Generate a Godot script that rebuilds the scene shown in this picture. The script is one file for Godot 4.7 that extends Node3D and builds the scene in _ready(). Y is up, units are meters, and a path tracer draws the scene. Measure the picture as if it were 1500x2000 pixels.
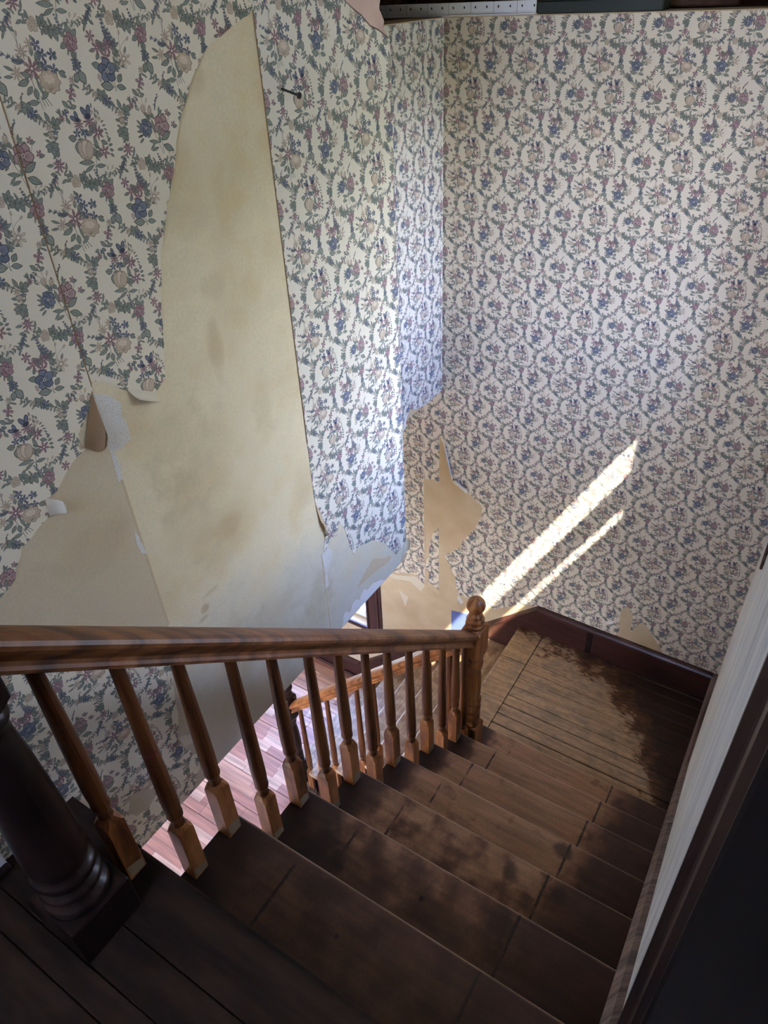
extends Node3D
# A worn stairwell seen from an upstairs doorway: upper flight, landing, lower flight, torn floral wallpaper.

const RISE := 0.2          # riser height
const GO := 0.22363        # going of the upper flight
const GO2 := 0.2125        # going of the lower flight
const WID := 0.86          # width of the upper flight
const ZB := -2.419         # face of the back wall
const XL := -0.21          # face of the left wall
const XR := 0.878          # face of the right wall
const XS := -0.652         # face of the set-back wall strip
const ZC := -1.345         # end of the left wall
const LAND := -1.6         # landing level
const LOW := -2.74         # lower hall floor level
const SILL := 0.12        # sill of the landing window
const XN := -0.142         # landing nosing towards the lower flight

var M := {}
var names := {}
var rng := RandomNumberGenerator.new()

func _ready() -> void:
	# camera
	var cam := Camera3D.new()
	cam.name = "camera"
	add_child(cam)
	cam.transform = Transform3D(Basis(Vector3.UP, 0.59766) * Basis(Vector3.RIGHT, -0.63939) * Basis(Vector3.BACK, -0.05464), Vector3(0.84160, 1.33740, 0.32971))
	cam.fov = 71.39
	cam.near = 0.02
	cam.far = 200.0
	cam.current = true
	# sky, exposure
	var env := Environment.new()
	var sky := Sky.new()
	var sm := ProceduralSkyMaterial.new()
	sm.sky_top_color = Color(0.45, 0.57, 0.83)
	sm.sky_horizon_color = Color(0.80, 0.825, 0.895)
	sm.sky_curve = 0.16
	sm.ground_bottom_color = Color(0.30, 0.32, 0.26)
	sm.ground_horizon_color = Color(0.5, 0.52, 0.5)
	sm.sky_energy_multiplier = 1.0
	sm.ground_energy_multiplier = 1.0
	sky.sky_material = sm
	env.background_mode = Environment.BG_SKY
	env.sky = sky
	env.tonemap_mode = Environment.TONE_MAPPER_LINEAR
	env.tonemap_exposure = 66
	env.sdfgi_enabled = true
	env.ssao_enabled = true
	env.ssil_enabled = true
	var we := WorldEnvironment.new()
	we.name = "world_environment"
	we.environment = env
	add_child(we)
	# sun, through the gaps of the added boards outside the landing window
	var sun := DirectionalLight3D.new()
	sun.name = "sun"
	sun.light_color = Color(1.0, 0.965, 0.91)
	sun.light_energy = 0.33
	sun.light_angular_distance = 0.53
	sun.shadow_enabled = true
	add_child(sun)
	sun.look_at_from_position(Vector3.ZERO, Vector3(-1.0, -1.8, -0.55), Vector3.UP)
	make_materials()
	walls()
	floors()
	windows()
	trim_()
	stairs()
	balustrades()
	newels()
	small_things()

# ---------------------------------------------------------------- scene tree helpers
func numbered(n: String) -> String:
	if not names.has(n):
		names[n] = 0
		return n
	names[n] += 1
	return "%s_%03d" % [n, names[n]]

func thing(called: String, label: String, category: String, at := Vector3.ZERO, group := "") -> Node3D:
	var o := Node3D.new()
	o.name = numbered(called)
	add_child(o)
	o.position = at
	o.set_meta("label", label)
	o.set_meta("category", category)
	if group:
		o.set_meta("group", group)
	return o

func mesh_of(st: SurfaceTool, mat: Material) -> ArrayMesh:
	st.generate_normals()
	st.set_material(mat)
	return st.commit()

func part(called: String, st: SurfaceTool, mat: Material, parent: Node, at := Vector3.ZERO) -> MeshInstance3D:
	return place(called, mesh_of(st, mat), parent, at)

func place(called: String, mesh: Mesh, parent: Node, at := Vector3.ZERO) -> MeshInstance3D:
	var o := MeshInstance3D.new()
	o.name = numbered(called) if parent == self else called
	o.mesh = mesh
	parent.add_child(o, true)
	o.position = at
	return o

func struct(called: String, st: SurfaceTool, mat: Material, label := "", category := "") -> MeshInstance3D:
	var o := part(called, st, mat, self)
	o.set_meta("kind", "structure")
	if label:
		o.set_meta("label", label)
	if category:
		o.set_meta("category", category)
	return o

# ---------------------------------------------------------------- mesh helpers
func mb(smooth := false) -> SurfaceTool:
	var st := SurfaceTool.new()
	st.begin(Mesh.PRIMITIVE_TRIANGLES)
	st.set_smooth_group(1 if smooth else -1)
	return st

# a triangle that faces n; Godot's front faces run clockwise
func tri(st: SurfaceTool, a: Vector3, b: Vector3, c: Vector3, n: Vector3, ua := Vector2.ZERO, ub := Vector2.ZERO, uc := Vector2.ZERO) -> void:
	var f := (b - a).cross(c - a).dot(n) > 0.0
	st.set_uv(ua); st.add_vertex(a)
	if f:
		st.set_uv(uc); st.add_vertex(c)
		st.set_uv(ub); st.add_vertex(b)
	else:
		st.set_uv(ub); st.add_vertex(b)
		st.set_uv(uc); st.add_vertex(c)

func quad(st: SurfaceTool, a: Vector3, b: Vector3, c: Vector3, d: Vector3, n: Vector3, ua := Vector2.ZERO, ub := Vector2.ZERO, uc := Vector2.ZERO, ud := Vector2.ZERO) -> void:
	tri(st, a, b, c, n, ua, ub, uc)
	tri(st, a, c, d, n, ua, uc, ud)

# grain runs along one axis: v follows it, u is what is left
func guv(p: Vector3, axis: int, su := 2.0, sv := 1.0, off := Vector2.ZERO) -> Vector2:
	var r := p.x + p.y + p.z - p[axis]
	return Vector2(r * su, p[axis] * sv) + off

# box with chamfered edges; uvf maps a point to a texture place
func bx(st: SurfaceTool, lo: Vector3, hi: Vector3, ch: float, uvf: Callable) -> void:
	var c := (lo + hi) / 2.0
	var h := (hi - lo) / 2.0
	ch = minf(ch, minf(h.x, minf(h.y, h.z)) * 0.9)
	for ax in 3:
		var a1 := (ax + 1) % 3
		var a2 := (ax + 2) % 3
		for s in [-1.0, 1.0]:
			var n := Vector3.ZERO
			n[ax] = s
			var ps := []
			for k in [[-1, -1], [1, -1], [1, 1], [-1, 1]]:
				var p := c
				p[ax] += s * h[ax]
				p[a1] += k[0] * (h[a1] - ch)
				p[a2] += k[1] * (h[a2] - ch)
				ps.append(p)
			quad(st, ps[0], ps[1], ps[2], ps[3], n, uvf.call(ps[0]), uvf.call(ps[1]), uvf.call(ps[2]), uvf.call(ps[3]))
		if ch <= 0.0:
			continue
		for s in [-1.0, 1.0]:      # edges that run along ax
			for t in [-1.0, 1.0]:
				var n := Vector3.ZERO
				n[a1] = s
				n[a2] = t
				var ps := []
				for k in [-1.0, 1.0]:
					var p := c
					p[ax] += k * (h[ax] - ch)
					p[a1] += s * h[a1]
					p[a2] += t * (h[a2] - ch)
					var q := c
					q[ax] += k * (h[ax] - ch)
					q[a1] += s * (h[a1] - ch)
					q[a2] += t * h[a2]
					ps.append_array([p, q])
				quad(st, ps[0], ps[1], ps[3], ps[2], n, uvf.call(ps[0]), uvf.call(ps[1]), uvf.call(ps[3]), uvf.call(ps[2]))
	if ch > 0.0:
		for sx in [-1.0, 1.0]:
			for sy in [-1.0, 1.0]:
				for sz in [-1.0, 1.0]:
					var s := Vector3(sx, sy, sz)
					var ps := []
					for ax in 3:
						var p := c + s * (h - Vector3.ONE * ch)
						p[ax] = c[ax] + s[ax] * h[ax]
						ps.append(p)
					tri(st, ps[0], ps[1], ps[2], s, uvf.call(ps[0]), uvf.call(ps[1]), uvf.call(ps[2]))

func box(lo: Vector3, hi: Vector3, ch: float, uvf: Callable) -> SurfaceTool:
	var st := mb()
	bx(st, lo, hi, ch, uvf)
	return st

func plain_uv(p: Vector3) -> Vector2:
	return Vector2(p.x + p.z, p.y - p.z * 0.37)

# loops of equal count joined into a skin, with caps
func loft(st: SurfaceTool, loops: Array, caps := true, su := 2.0, sv := 1.0, off := Vector2.ZERO) -> void:
	var n: int = loops[0].size()
	var along := 0.0
	var cents := []
	for l in loops:
		var c := Vector3.ZERO
		for p in l:
			c += p
		cents.append(c / n)
	for i in loops.size() - 1:
		var step: float = (cents[i + 1] - cents[i]).length()
		var round_ := 0.0
		for k in n:
			var k2 := (k + 1) % n
			var a: Vector3 = loops[i][k]
			var b: Vector3 = loops[i][k2]
			var c: Vector3 = loops[i + 1][k2]
			var d: Vector3 = loops[i + 1][k]
			var w := (b - a).length()
			if w < 1e-5:
				w = (c - d).length()
			var u0 := round_ * su
			var u1 := (round_ + w) * su
			round_ += w
			var mid := (a + b + c + d) / 4.0
			var out: Vector3 = mid - (cents[i] + cents[i + 1]) / 2.0
			var f := (c - a).cross(d - b)
			if step > 1e-6 and absf(f.normalized().dot(out.normalized())) < 0.15:
				out = out + f * signf(f.dot(out)) * 10.0
			if step < 1e-6 or f.length() < 1e-12:
				out = mid - cents[i]
			var v0 := along * sv
			var v1 := (along + step) * sv
			quad(st, a, b, c, d, out, Vector2(u0, v0) + off, Vector2(u1, v0) + off, Vector2(u1, v1) + off, Vector2(u0, v1) + off)
		along += step
	if caps:
		for e in [[0, 1], [loops.size() - 1, loops.size() - 2]]:
			var l: Array = loops[e[0]]
			var nrm: Vector3 = cents[e[0]] - cents[e[1]]
			for k in n:
				tri(st, cents[e[0]], l[k], l[(k + 1) % n], nrm, Vector2(0.5, 0) + off, Vector2(l[k].x + l[k].z, l[k].y) * su + off, Vector2(l[(k + 1) % n].x + l[(k + 1) % n].z, l[(k + 1) % n].y) * su + off)

# turned work: profile is (radius, height) from the bottom up
func lathe(st: SurfaceTool, prof: Array, segs := 20, off := Vector2.ZERO, su := 2.0) -> void:
	for i in prof.size() - 1:
		var r0: float = prof[i].x
		var r1: float = prof[i + 1].x
		var y0: float = prof[i].y
		var y1: float = prof[i + 1].y
		var slope := Vector2(y1 - y0, r0 - r1).normalized()
		for k in segs:
			var a0 := TAU * k / segs
			var a1 := TAU * (k + 1) / segs
			var d0 := Vector3(cos(a0), 0, sin(a0))
			var d1 := Vector3(cos(a1), 0, sin(a1))
			var n := (d0 + d1).normalized() * slope.x + Vector3(0, slope.y, 0)
			var u0 := float(k) / segs * 0.25 * su
			var u1 := float(k + 1) / segs * 0.25 * su
			var A := d0 * r0 + Vector3(0, y0, 0)
			var B := d1 * r0 + Vector3(0, y0, 0)
			var C := d1 * r1 + Vector3(0, y1, 0)
			var D := d0 * r1 + Vector3(0, y1, 0)
			if r1 > 1e-5:
				tri(st, A, C, D, n, Vector2(u0, y0) + off, Vector2(u1, y1) + off, Vector2(u0, y1) + off)
			if r0 > 1e-5:
				tri(st, A, B, C, n, Vector2(u0, y0) + off, Vector2(u1, y0) + off, Vector2(u1, y1) + off)

# square post as loops of eight: (height, half width, corner cut)
func post(st: SurfaceTool, rows: Array, off := Vector2.ZERO) -> void:
	var loops := []
	for r in rows:
		var y: float = r[0]
		var h: float = r[1]
		var c: float = r[2]
		loops.append([Vector3(h, y, -h + c), Vector3(h, y, h - c), Vector3(h - c, y, h), Vector3(-h + c, y, h), Vector3(-h, y, h - c), Vector3(-h, y, -h + c), Vector3(-h + c, y, -h), Vector3(h - c, y, -h)])
	loft(st, loops, true, 2.0, 1.0, off)

# flat outline with thickness; to3 puts (a, b, out) into the world, nrm points out of the wall
func sheet(st: SurfaceTool, polys: Array, to3: Callable, nrm: Vector3, thick: float, uvf: Callable, base := 0.0) -> void:
	for poly: PackedVector2Array in polys:
		if Geometry2D.is_polygon_clockwise(poly):
			poly.reverse()
		var ids := Geometry2D.triangulate_polygon(poly)
		for i in range(0, ids.size(), 3):
			var p := [poly[ids[i]], poly[ids[i + 1]], poly[ids[i + 2]]]
			tri(st, to3.call(p[0].x, p[0].y, base + thick), to3.call(p[1].x, p[1].y, base + thick), to3.call(p[2].x, p[2].y, base + thick), nrm, uvf.call(p[0]), uvf.call(p[1]), uvf.call(p[2]))
		var n := poly.size()
		for i in n:
			var a := poly[i]
			var b := poly[(i + 1) % n]
			var a1: Vector3 = to3.call(a.x, a.y, base + thick)
			var b1: Vector3 = to3.call(b.x, b.y, base + thick)
			var a0: Vector3 = to3.call(a.x, a.y, base)
			var b0: Vector3 = to3.call(b.x, b.y, base)
			var outn := Vector2(b.y - a.y, a.x - b.x)
			var out3: Vector3 = to3.call(a.x + outn.x, a.y + outn.y, base) - a0
			quad(st, a0, b0, b1, a1, out3, uvf.call(a), uvf.call(b), uvf.call(b), uvf.call(a))

func pv(l: Array) -> PackedVector2Array:
	var o := PackedVector2Array()
	for i in range(0, l.size(), 2):
		o.append(Vector2(l[i], l[i + 1]))
	return o

# add small raggedness to a torn edge: midpoints pushed sideways
func ragged(l: Array, amp: float, seed_: int) -> Array:
	var r := RandomNumberGenerator.new()
	r.seed = seed_
	var o := []
	for i in range(0, l.size(), 2):
		var a := Vector2(l[i], l[i + 1])
		o.append_array([a.x, a.y])
		if i + 3 < l.size():
			var b := Vector2(l[i + 2], l[i + 3])
			var d := b - a
			var nn := Vector2(-d.y, d.x).normalized()
			var steps := int(clampf(d.length() / 0.018, 1, 5))
			for k in range(1, steps + 1):
				var m := a.lerp(b, k / (steps + 1.0)) + nn * r.randf_range(-amp, amp)
				o.append_array([m.x, m.y])
	return o

# ---------------------------------------------------------------- computed textures
func noise(w: int, h: int, freq: float, seed_: int, oct := 3, sx := 1, sy := 1) -> PackedByteArray:
	var f := FastNoiseLite.new()
	f.seed = seed_
	f.noise_type = FastNoiseLite.TYPE_SIMPLEX_SMOOTH
	f.frequency = freq
	f.fractal_octaves = oct
	var im := f.get_seamless_image(maxi(4, w / sx), maxi(4, h / sy), false, false, 0.15)
	im.convert(Image.FORMAT_L8)
	im.resize(w, h, Image.INTERPOLATE_CUBIC)
	return im.get_data()

func lut(stops: Array) -> PackedColorArray:
	var g := Gradient.new()
	var offs := PackedFloat32Array()
	var cols := PackedColorArray()
	for s in stops:
		offs.append(s[0])
		cols.append(Color8(s[1], s[2], s[3]))
	g.offsets = offs
	g.colors = cols
	var o := PackedColorArray()
	for i in 256:
		o.append(g.sample(i / 255.0))
	return o

func tex(w: int, h: int, bytes: PackedByteArray) -> ImageTexture:
	var im := Image.create_from_data(w, h, false, Image.FORMAT_RGB8, bytes)
	return ImageTexture.create_from_image(im)

func grad_tex(w: int, h: int, layers: Array, stops: Array) -> ImageTexture:
	# layers: [bytes, weight]; their weighted sum picks the colour
	var L := lut(stops)
	var r := PackedByteArray(); r.resize(256)
	var g := PackedByteArray(); g.resize(256)
	var b := PackedByteArray(); b.resize(256)
	for i in 256:
		r[i] = L[i].r8; g[i] = L[i].g8; b[i] = L[i].b8
	var out := PackedByteArray()
	out.resize(w * h * 3)
	var la: PackedByteArray = layers[0][0]
	var wa: float = layers[0][1]
	var lb: PackedByteArray = layers[1][0]
	var wb: float = layers[1][1]
	var lc: PackedByteArray = layers[2][0] if layers.size() > 2 else layers[1][0]
	var wc: float = layers[2][1] if layers.size() > 2 else 0.0
	var bias := 128.0 * (1.0 - wa - wb - wc)
	for i in w * h:
		var v := clampi(int(la[i] * wa + lb[i] * wb + lc[i] * wc + bias), 0, 255)
		out[i * 3] = r[v]
		out[i * 3 + 1] = g[v]
		out[i * 3 + 2] = b[v]
	return tex(w, h, out)

func mat(t: Texture2D, rough: float, tint := Color.WHITE, spec := 0.5) -> StandardMaterial3D:
	var m := StandardMaterial3D.new()
	m.albedo_texture = t
	m.albedo_color = tint
	m.roughness = rough
	m.metallic_specular = spec
	m.cull_mode = BaseMaterial3D.CULL_DISABLED
	return m

func flat(c: Color, rough: float, spec := 0.5) -> StandardMaterial3D:
	var m := StandardMaterial3D.new()
	m.albedo_color = c
	m.roughness = rough
	m.metallic_specular = spec
	return m

# --- the printed floral paper: drawn as flat print on one repeat of 264 x 200 mm
const TW := 2048
const TH := 1552
const PX := 7.7576
var timg: Image
var grow := 1.0            # bouquets are drawn a little larger about their middle
var grow_at := Vector2.ZERO

func span(x0: int, x1: int, y: int, c: Color) -> void:
	y = posmod(y, TH)
	var n := x1 - x0
	if n <= 0:
		return
	x0 = posmod(x0, TW)
	if x0 + n <= TW:
		timg.fill_rect(Rect2i(x0, y, n, 1), c)
	else:
		timg.fill_rect(Rect2i(x0, y, TW - x0, 1), c)
		timg.fill_rect(Rect2i(0, y, x0 + n - TW, 1), c)

func fill(pts: PackedVector2Array, c: Color) -> void:   # millimetres, y up, centre of the tile is (0, 0)
	var q := PackedVector2Array()
	var lo := INF
	var hi := -INF
	for p in pts:
		var g := grow_at + (p - grow_at) * grow
		var s := Vector2(TW / 2.0 + g.x * PX, TH / 2.0 - g.y * PX)
		q.append(s)
		lo = minf(lo, s.y)
		hi = maxf(hi, s.y)
	var n := q.size()
	for y in range(int(floor(lo)), int(ceil(hi)) + 1):
		var yy := y + 0.5
		var xs := []
		for i in n:
			var a := q[i]
			var b := q[(i + 1) % n]
			if (a.y <= yy) != (b.y <= yy):
				xs.append(a.x + (yy - a.y) / (b.y - a.y) * (b.x - a.x))
		xs.sort()
		for k in range(0, xs.size() - 1, 2):
			span(int(round(xs[k])), int(round(xs[k + 1])), y, c)

func line(a: Vector2, b: Vector2, w: float, c: Color) -> void:
	var d := (b - a)
	if d.length() < 1e-4:
		return
	var n := Vector2(-d.y, d.x).normalized() * w * 0.5
	fill(PackedVector2Array([a + n, b + n, b - n, a - n]), c)

func curve(a: Vector2, m: Vector2, b: Vector2, w: float, c: Color) -> void:
	var prev := a
	for i in range(1, 8):
		var t := i / 7.0
		var p := a.lerp(m, t).lerp(m.lerp(b, t), t)
		line(prev, p, w, c)
		prev = p

func ell(c: Vector2, rx: float, ry: float, ang: float, col: Color, wob := 0.0, lobes := 0) -> void:
	var p := PackedVector2Array()
	var n := 18 if lobes == 0 else lobes * 5
	for i in n:
		var t := TAU * i / n
		var k := 1.0 + wob * sin(t * lobes)
		p.append(c + Vector2(cos(t) * rx * k, sin(t) * ry * k).rotated(ang))
	fill(p, col)

const LEAF_D := Color(0.37, 0.39, 0.375)
const LEAF_M := Color(0.55, 0.58, 0.55)
const LEAF_L := Color(0.64, 0.665, 0.63)
const NAVY_D := Color(0.29, 0.305, 0.375)
const NAVY_M := Color(0.44, 0.465, 0.545)
const NAVY_L := Color(0.59, 0.615, 0.67)
const WINE_D := Color(0.44, 0.32, 0.355)
const WINE_M := Color(0.62, 0.5, 0.535)
const WINE_L := Color(0.75, 0.665, 0.67)
const TAN_D := Color(0.6, 0.535, 0.475)
const TAN_M := Color(0.775, 0.71, 0.64)
const TAN_L := Color(0.845, 0.79, 0.73)
const WHITE_ := Color(0.9, 0.88, 0.83)

func leaf(c: Vector2, ln: float, w: float, deg: float, tone := 0.0) -> void:
	var a := deg_to_rad(deg)
	var d := Vector2(cos(a), sin(a))
	var n := Vector2(-d.y, d.x)
	var o := PackedVector2Array()
	var i_ := PackedVector2Array()
	var prof := [0.0, 0.55, 0.92, 1.0, 0.82, 0.48, 0.0]
	for k in 7:
		var t := k / 6.0
		o.append(c + d * ln * t + n * w * 0.5 * prof[k])
		i_.append(c + d * ln * (0.06 + 0.86 * t) + n * w * 0.39 * prof[k])
	for k in range(5, 0, -1):
		var t := k / 6.0
		o.append(c + d * ln * t - n * w * 0.5 * prof[k])
		i_.append(c + d * ln * (0.06 + 0.86 * t) - n * w * 0.37 * prof[k])
	fill(o, LEAF_D)
	var m := LEAF_M.lerp(LEAF_L, tone) if tone >= 0.0 else LEAF_M.lerp(TAN_M, -tone)
	fill(i_, m)
	for k in range(1, 5):
		var q := c + d * ln * k * 0.18
		line(q, q + (d * 0.8 + n).normalized() * w * 0.34, 0.22, LEAF_D)
		line(q, q + (d * 0.8 - n).normalized() * w * 0.34, 0.22, LEAF_D)
	line(c, c + d * ln * 0.9, 0.35, LEAF_D)

func bloom(c: Vector2, r: float, petals: int, D: Color, Md: Color, L: Color, deg := 0.0, point := 0.0, heart := 0.16) -> void:
	for k in petals:
		var a := deg_to_rad(deg) + TAU * k / petals
		var d := Vector2(cos(a), sin(a))
		var n := Vector2(-d.y, d.x)
		var w := r * 2.7 / petals
		var sh := [[0.05, 0.25], [0.45, 0.8], [0.72, 1.0 - point * 0.25], [0.9, 0.72 - point * 0.4], [1.0, 0.28 - point * 0.25]]
		var o := PackedVector2Array()
		var i_ := PackedVector2Array()
		for s in sh:
			o.append(c + d * r * s[0] + n * w * 0.5 * s[1])
			i_.append(c + d * r * (s[0] * 0.9 + 0.03) + n * w * 0.38 * s[1])
		for s in range(4, -1, -1):
			o.append(c + d * r * sh[s][0] - n * w * 0.5 * sh[s][1])
			i_.append(c + d * r * (sh[s][0] * 0.9 + 0.03) - n * w * 0.36 * sh[s][1])
		fill(o, D)
		fill(i_, Md if k % 2 == 0 else Md.lerp(L, 0.55))
		for j in [-0.5, 0.0, 0.5]:
			line(c + d * r * 0.12, c + d * r * 0.7 + n * w * 0.26 * j, 0.24, D)
	ell(c, r * heart, r * heart, 0.0, D)
	ell(c, r * heart * 0.62, r * heart * 0.62, 0.0, WHITE_.lerp(L, 0.3))

func rosette(c: Vector2, r: float, D: Color, Md: Color, L: Color, deg := 0.0) -> void:
	for k in 5:
		var a := deg_to_rad(deg + 72.0 * k)
		var q := c + Vector2(cos(a), sin(a)) * r * 0.52
		ell(q, r * 0.56, r * 0.5, a, D, 0.06, 5)
		ell(q, r * 0.48, r * 0.42, a, Md if k % 2 else Md.lerp(L, 0.5), 0.06, 5)
		for j in range(-3, 4):
			var b := a + j * 0.15
			line(c + Vector2(cos(b), sin(b)) * r * 0.2, c + Vector2(cos(b), sin(b)) * r * (0.98 - 0.05 * absf(j)), 0.3, D.lerp(Md, 0.25))
			line(c + Vector2(cos(b + 0.06), sin(b + 0.06)) * r * 0.6, c + Vector2(cos(b + 0.06), sin(b + 0.06)) * r * 0.95, 0.2, L)
	ell(c, r * 0.2, r * 0.2, 0.0, D)
	for k in 6:
		ell(c + Vector2.from_angle(k * 1.05) * r * 0.14, r * 0.06, r * 0.06, 0.0, WHITE_)

func tulip(c: Vector2, w: float, h: float, deg: float) -> void:
	var a := deg_to_rad(deg)
	ell(c, w * 0.5, h * 0.5, a, TAN_D)
	ell(c, w * 0.45, h * 0.45, a, TAN_M)
	for k in 3:
		var o := Vector2((k - 1) * w * 0.22, h * (0.05 if k == 1 else -0.02)).rotated(a)
		ell(c + o, w * 0.25, h * 0.42, a + (k - 1) * -0.25, TAN_D)
		ell(c + o, w * 0.215, h * 0.385, a + (k - 1) * -0.25, TAN_L if k == 1 else TAN_M)
	for k in 7:
		var x := (k - 3) * w * 0.11
		line(c + Vector2(x, -h * 0.36).rotated(a), c + Vector2(x * 1.1, h * 0.26).rotated(a), 0.22, TAN_D)

func berries(c: Vector2, n: int, sp: float, seed_: int, Dk: Color, Md: Color, dir := Vector2(0, 1)) -> void:
	var r := RandomNumberGenerator.new()
	r.seed = seed_
	for k in n:
		var q := c + dir * k * sp + Vector2(r.randf_range(-1, 1), r.randf_range(-0.6, 0.6)) * sp * 0.8
		line(c, q, 0.3, LEAF_D)
		ell(q, 1.25, 1.25, 0.0, Dk)
		ell(q + Vector2(-0.15, 0.2), 0.75, 0.75, 0.0, Md)

func spike(a: Vector2, b: Vector2, r0: float, r1: float, n: int, seed_: int) -> void:
	var r := RandomNumberGenerator.new()
	r.seed = seed_
	line(a, b, 0.6, LEAF_D)
	for k in n:
		var t := float(k) / (n - 1)
		var p := a.lerp(b, t)
		var w := lerpf(r0, r1, t)
		for s in [-1.0, 1.0]:
			leaf(p, w * 1.5, w * 0.5, rad_to_deg((b - a).angle()) + s * r.randf_range(40, 75), r.randf() * 0.5)
	for k in n:
		var t := float(k) / (n - 1)
		var p := a.lerp(b, t)
		var w := lerpf(r0, r1, t)
		for s in [-1.0, 1.0]:
			bloom(p + Vector2(s * w * 0.55 + r.randf_range(-0.4, 0.4), r.randf_range(-0.8, 0.8)), w * 0.78, 5, NAVY_D, NAVY_M, NAVY_L, r.randf() * 72.0, 0.0, 0.22)

func buds(c: Vector2, tips: Array, D: Color, L: Color) -> void:
	for t in tips:
		var q: Vector2 = c + t
		curve(c, c + Vector2(t.x * 0.2, t.y * 0.6), q, 0.35, LEAF_D)
		var a: float = (t as Vector2).angle()
		ell(q, 3.0, 1.7, a, D)
		ell(q + Vector2(0.2, 0.1), 2.5, 1.2, a, L)
		line(q - Vector2.from_angle(a) * 2.0, q + Vector2.from_angle(a) * 2.6, 0.25, D)

func ivy(c: Vector2, r: float, deg: float) -> void:
	for k in [-1.0, 0.0, 1.0]:
		leaf(c, r * (1.25 if k == 0.0 else 1.0), r * 0.72, deg + k * 62.0, 0.15)
	for k in [-1.0, 1.0]:
		leaf(c, r * 0.7, r * 0.5, deg + k * 125.0, 0.0)

func garland(x: float, y: float) -> void:     # the hanging column between two bouquets, and the two arms below it
	var o := Vector2(x, y)
	grow = 1.0
	grow_at = o
	vine([o + Vector2(3, 52), o + Vector2(8, 26), o + Vector2(7, -14)], 7.0, 3)
	vine([o + Vector2(10, -24), o + Vector2(27, -43), o + Vector2(47, -55), o + Vector2(62, -70)], 6.5, 4)
	vine([o + Vector2(-3, -16), o + Vector2(-16, -44), o + Vector2(-36, -62), o + Vector2(-60, -74)], 6.5, 5)
	spike(o + Vector2(-3, 42), o + Vector2(-8, 59), 2.9, 1.6, 5, 11)
	leaf(o + Vector2(-4, 41), 10, 3, 150, 0.1)
	buds(o + Vector2(12, 38), [Vector2(6, 20), Vector2(15, 19), Vector2(19, 9), Vector2(20, 15)], TAN_D, TAN_L)
	leaf(o + Vector2(8, 32), 18, 8.5, 92, 0.2)
	leaf(o + Vector2(11, 31), 15, 8.5, 42, 0.3)
	leaf(o + Vector2(2, 33), 12, 7, 150, 0.1)
	leaf(o + Vector2(0, 25), 13, 8.5, 205, 0.2)
	leaf(o + Vector2(1, 18), 9, 3, 250, 0.1)
	rosette(o + Vector2(8, 26), 11.5, WINE_D, WINE_M, WINE_L, 20)
	leaf(o + Vector2(9, 16), 10, 8, 262, 0.35)
	for k in 3:
		leaf(o + Vector2(8, 2), 13, 3.2, 66 + k * 24, 0.1)
	for k in 4:
		leaf(o + Vector2(8, -3), 10, 4, 20 + k * 95, 0.0)
	bloom(o + Vector2(5, 3), 5.0, 5, NAVY_D, NAVY_M, NAVY_L, 10, 0, 0.2)
	bloom(o + Vector2(11, -3), 5.8, 5, NAVY_D, NAVY_M, NAVY_L, 40, 0, 0.2)
	bloom(o + Vector2(4, -6), 4.8, 5, NAVY_D, NAVY_M, NAVY_L, 60, 0, 0.2)
	leaf(o + Vector2(9, -9), 21, 14, 292, 0.55)
	leaf(o + Vector2(6, -11), 15, 11, 248, 0.45)
	# right arm, down to the next column
	curve(o + Vector2(12, -30), o + Vector2(18, -36), o + Vector2(26, -41), 0.4, LEAF_D)
	leaf(o + Vector2(15, -32), 9, 3.4, 195, 0.2)
	leaf(o + Vector2(20, -37), 10, 3.6, 75, 0.1)
	leaf(o + Vector2(20, -38), 11, 4, 195, 0.2)
	bloom(o + Vector2(28, -42), 6.5, 7, TAN_D, TAN_M, TAN_L, 0, 0.6)
	leaf(o + Vector2(30, -46), 9, 3, 215, -0.2)
	leaf(o + Vector2(33, -44), 10, 3, 80, 0)
	ivy(o + Vector2(41, -47), 11, 120)
	leaf(o + Vector2(50, -54), 11, 6.5, 320, 0.2)
	leaf(o + Vector2(48, -54), 10, 6, 262, 0.2)
	bloom(o + Vector2(48, -52), 7.5, 5, NAVY_D, NAVY_M, NAVY_L, 15, 0, 0.22)
	bloom(o + Vector2(42, -55), 5, 5, NAVY_D, NAVY_M, NAVY_L, 50, 0, 0.22)
	for k in 5:
		leaf(o + Vector2(57 + k * 1.6, -58 - k * 2.0), 5.4, 2.0, 250 + k * 16, -0.3)
	# left arm
	bloom(o + Vector2(-7, -20), 6, 7, TAN_D, TAN_M, TAN_L, 0, 0.5)
	leaf(o + Vector2(-8, -26), 8, 3, 230, 0)
	leaf(o + Vector2(-4, -26), 9, 3.4, 320, 0.1)
	bloom(o + Vector2(-14, -36), 9, 4, WINE_D, WINE_M, WINE_L, 60, 0.5, 0.12)
	line(o + Vector2(-16, -43), o + Vector2(-24, -55), 0.5, LEAF_D)
	leaf(o + Vector2(-24, -54), 14, 7.5, 128, 0.2)
	leaf(o + Vector2(-22, -54), 12, 7, 5, 0.2)
	bloom(o + Vector2(-33, -59), 5.4, 5, NAVY_D, NAVY_M, NAVY_L, 0, 0, 0.22)
	bloom(o + Vector2(-41, -65), 5.6, 9, WINE_D, WINE_M, WINE_L, 0, 0.3)
	leaf(o + Vector2(-34, -65), 11, 6, 300, 0.2)
	for k in 3:
		leaf(o + Vector2(-41, -60), 9, 2.8, 90 + k * 26, 0.1)

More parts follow.
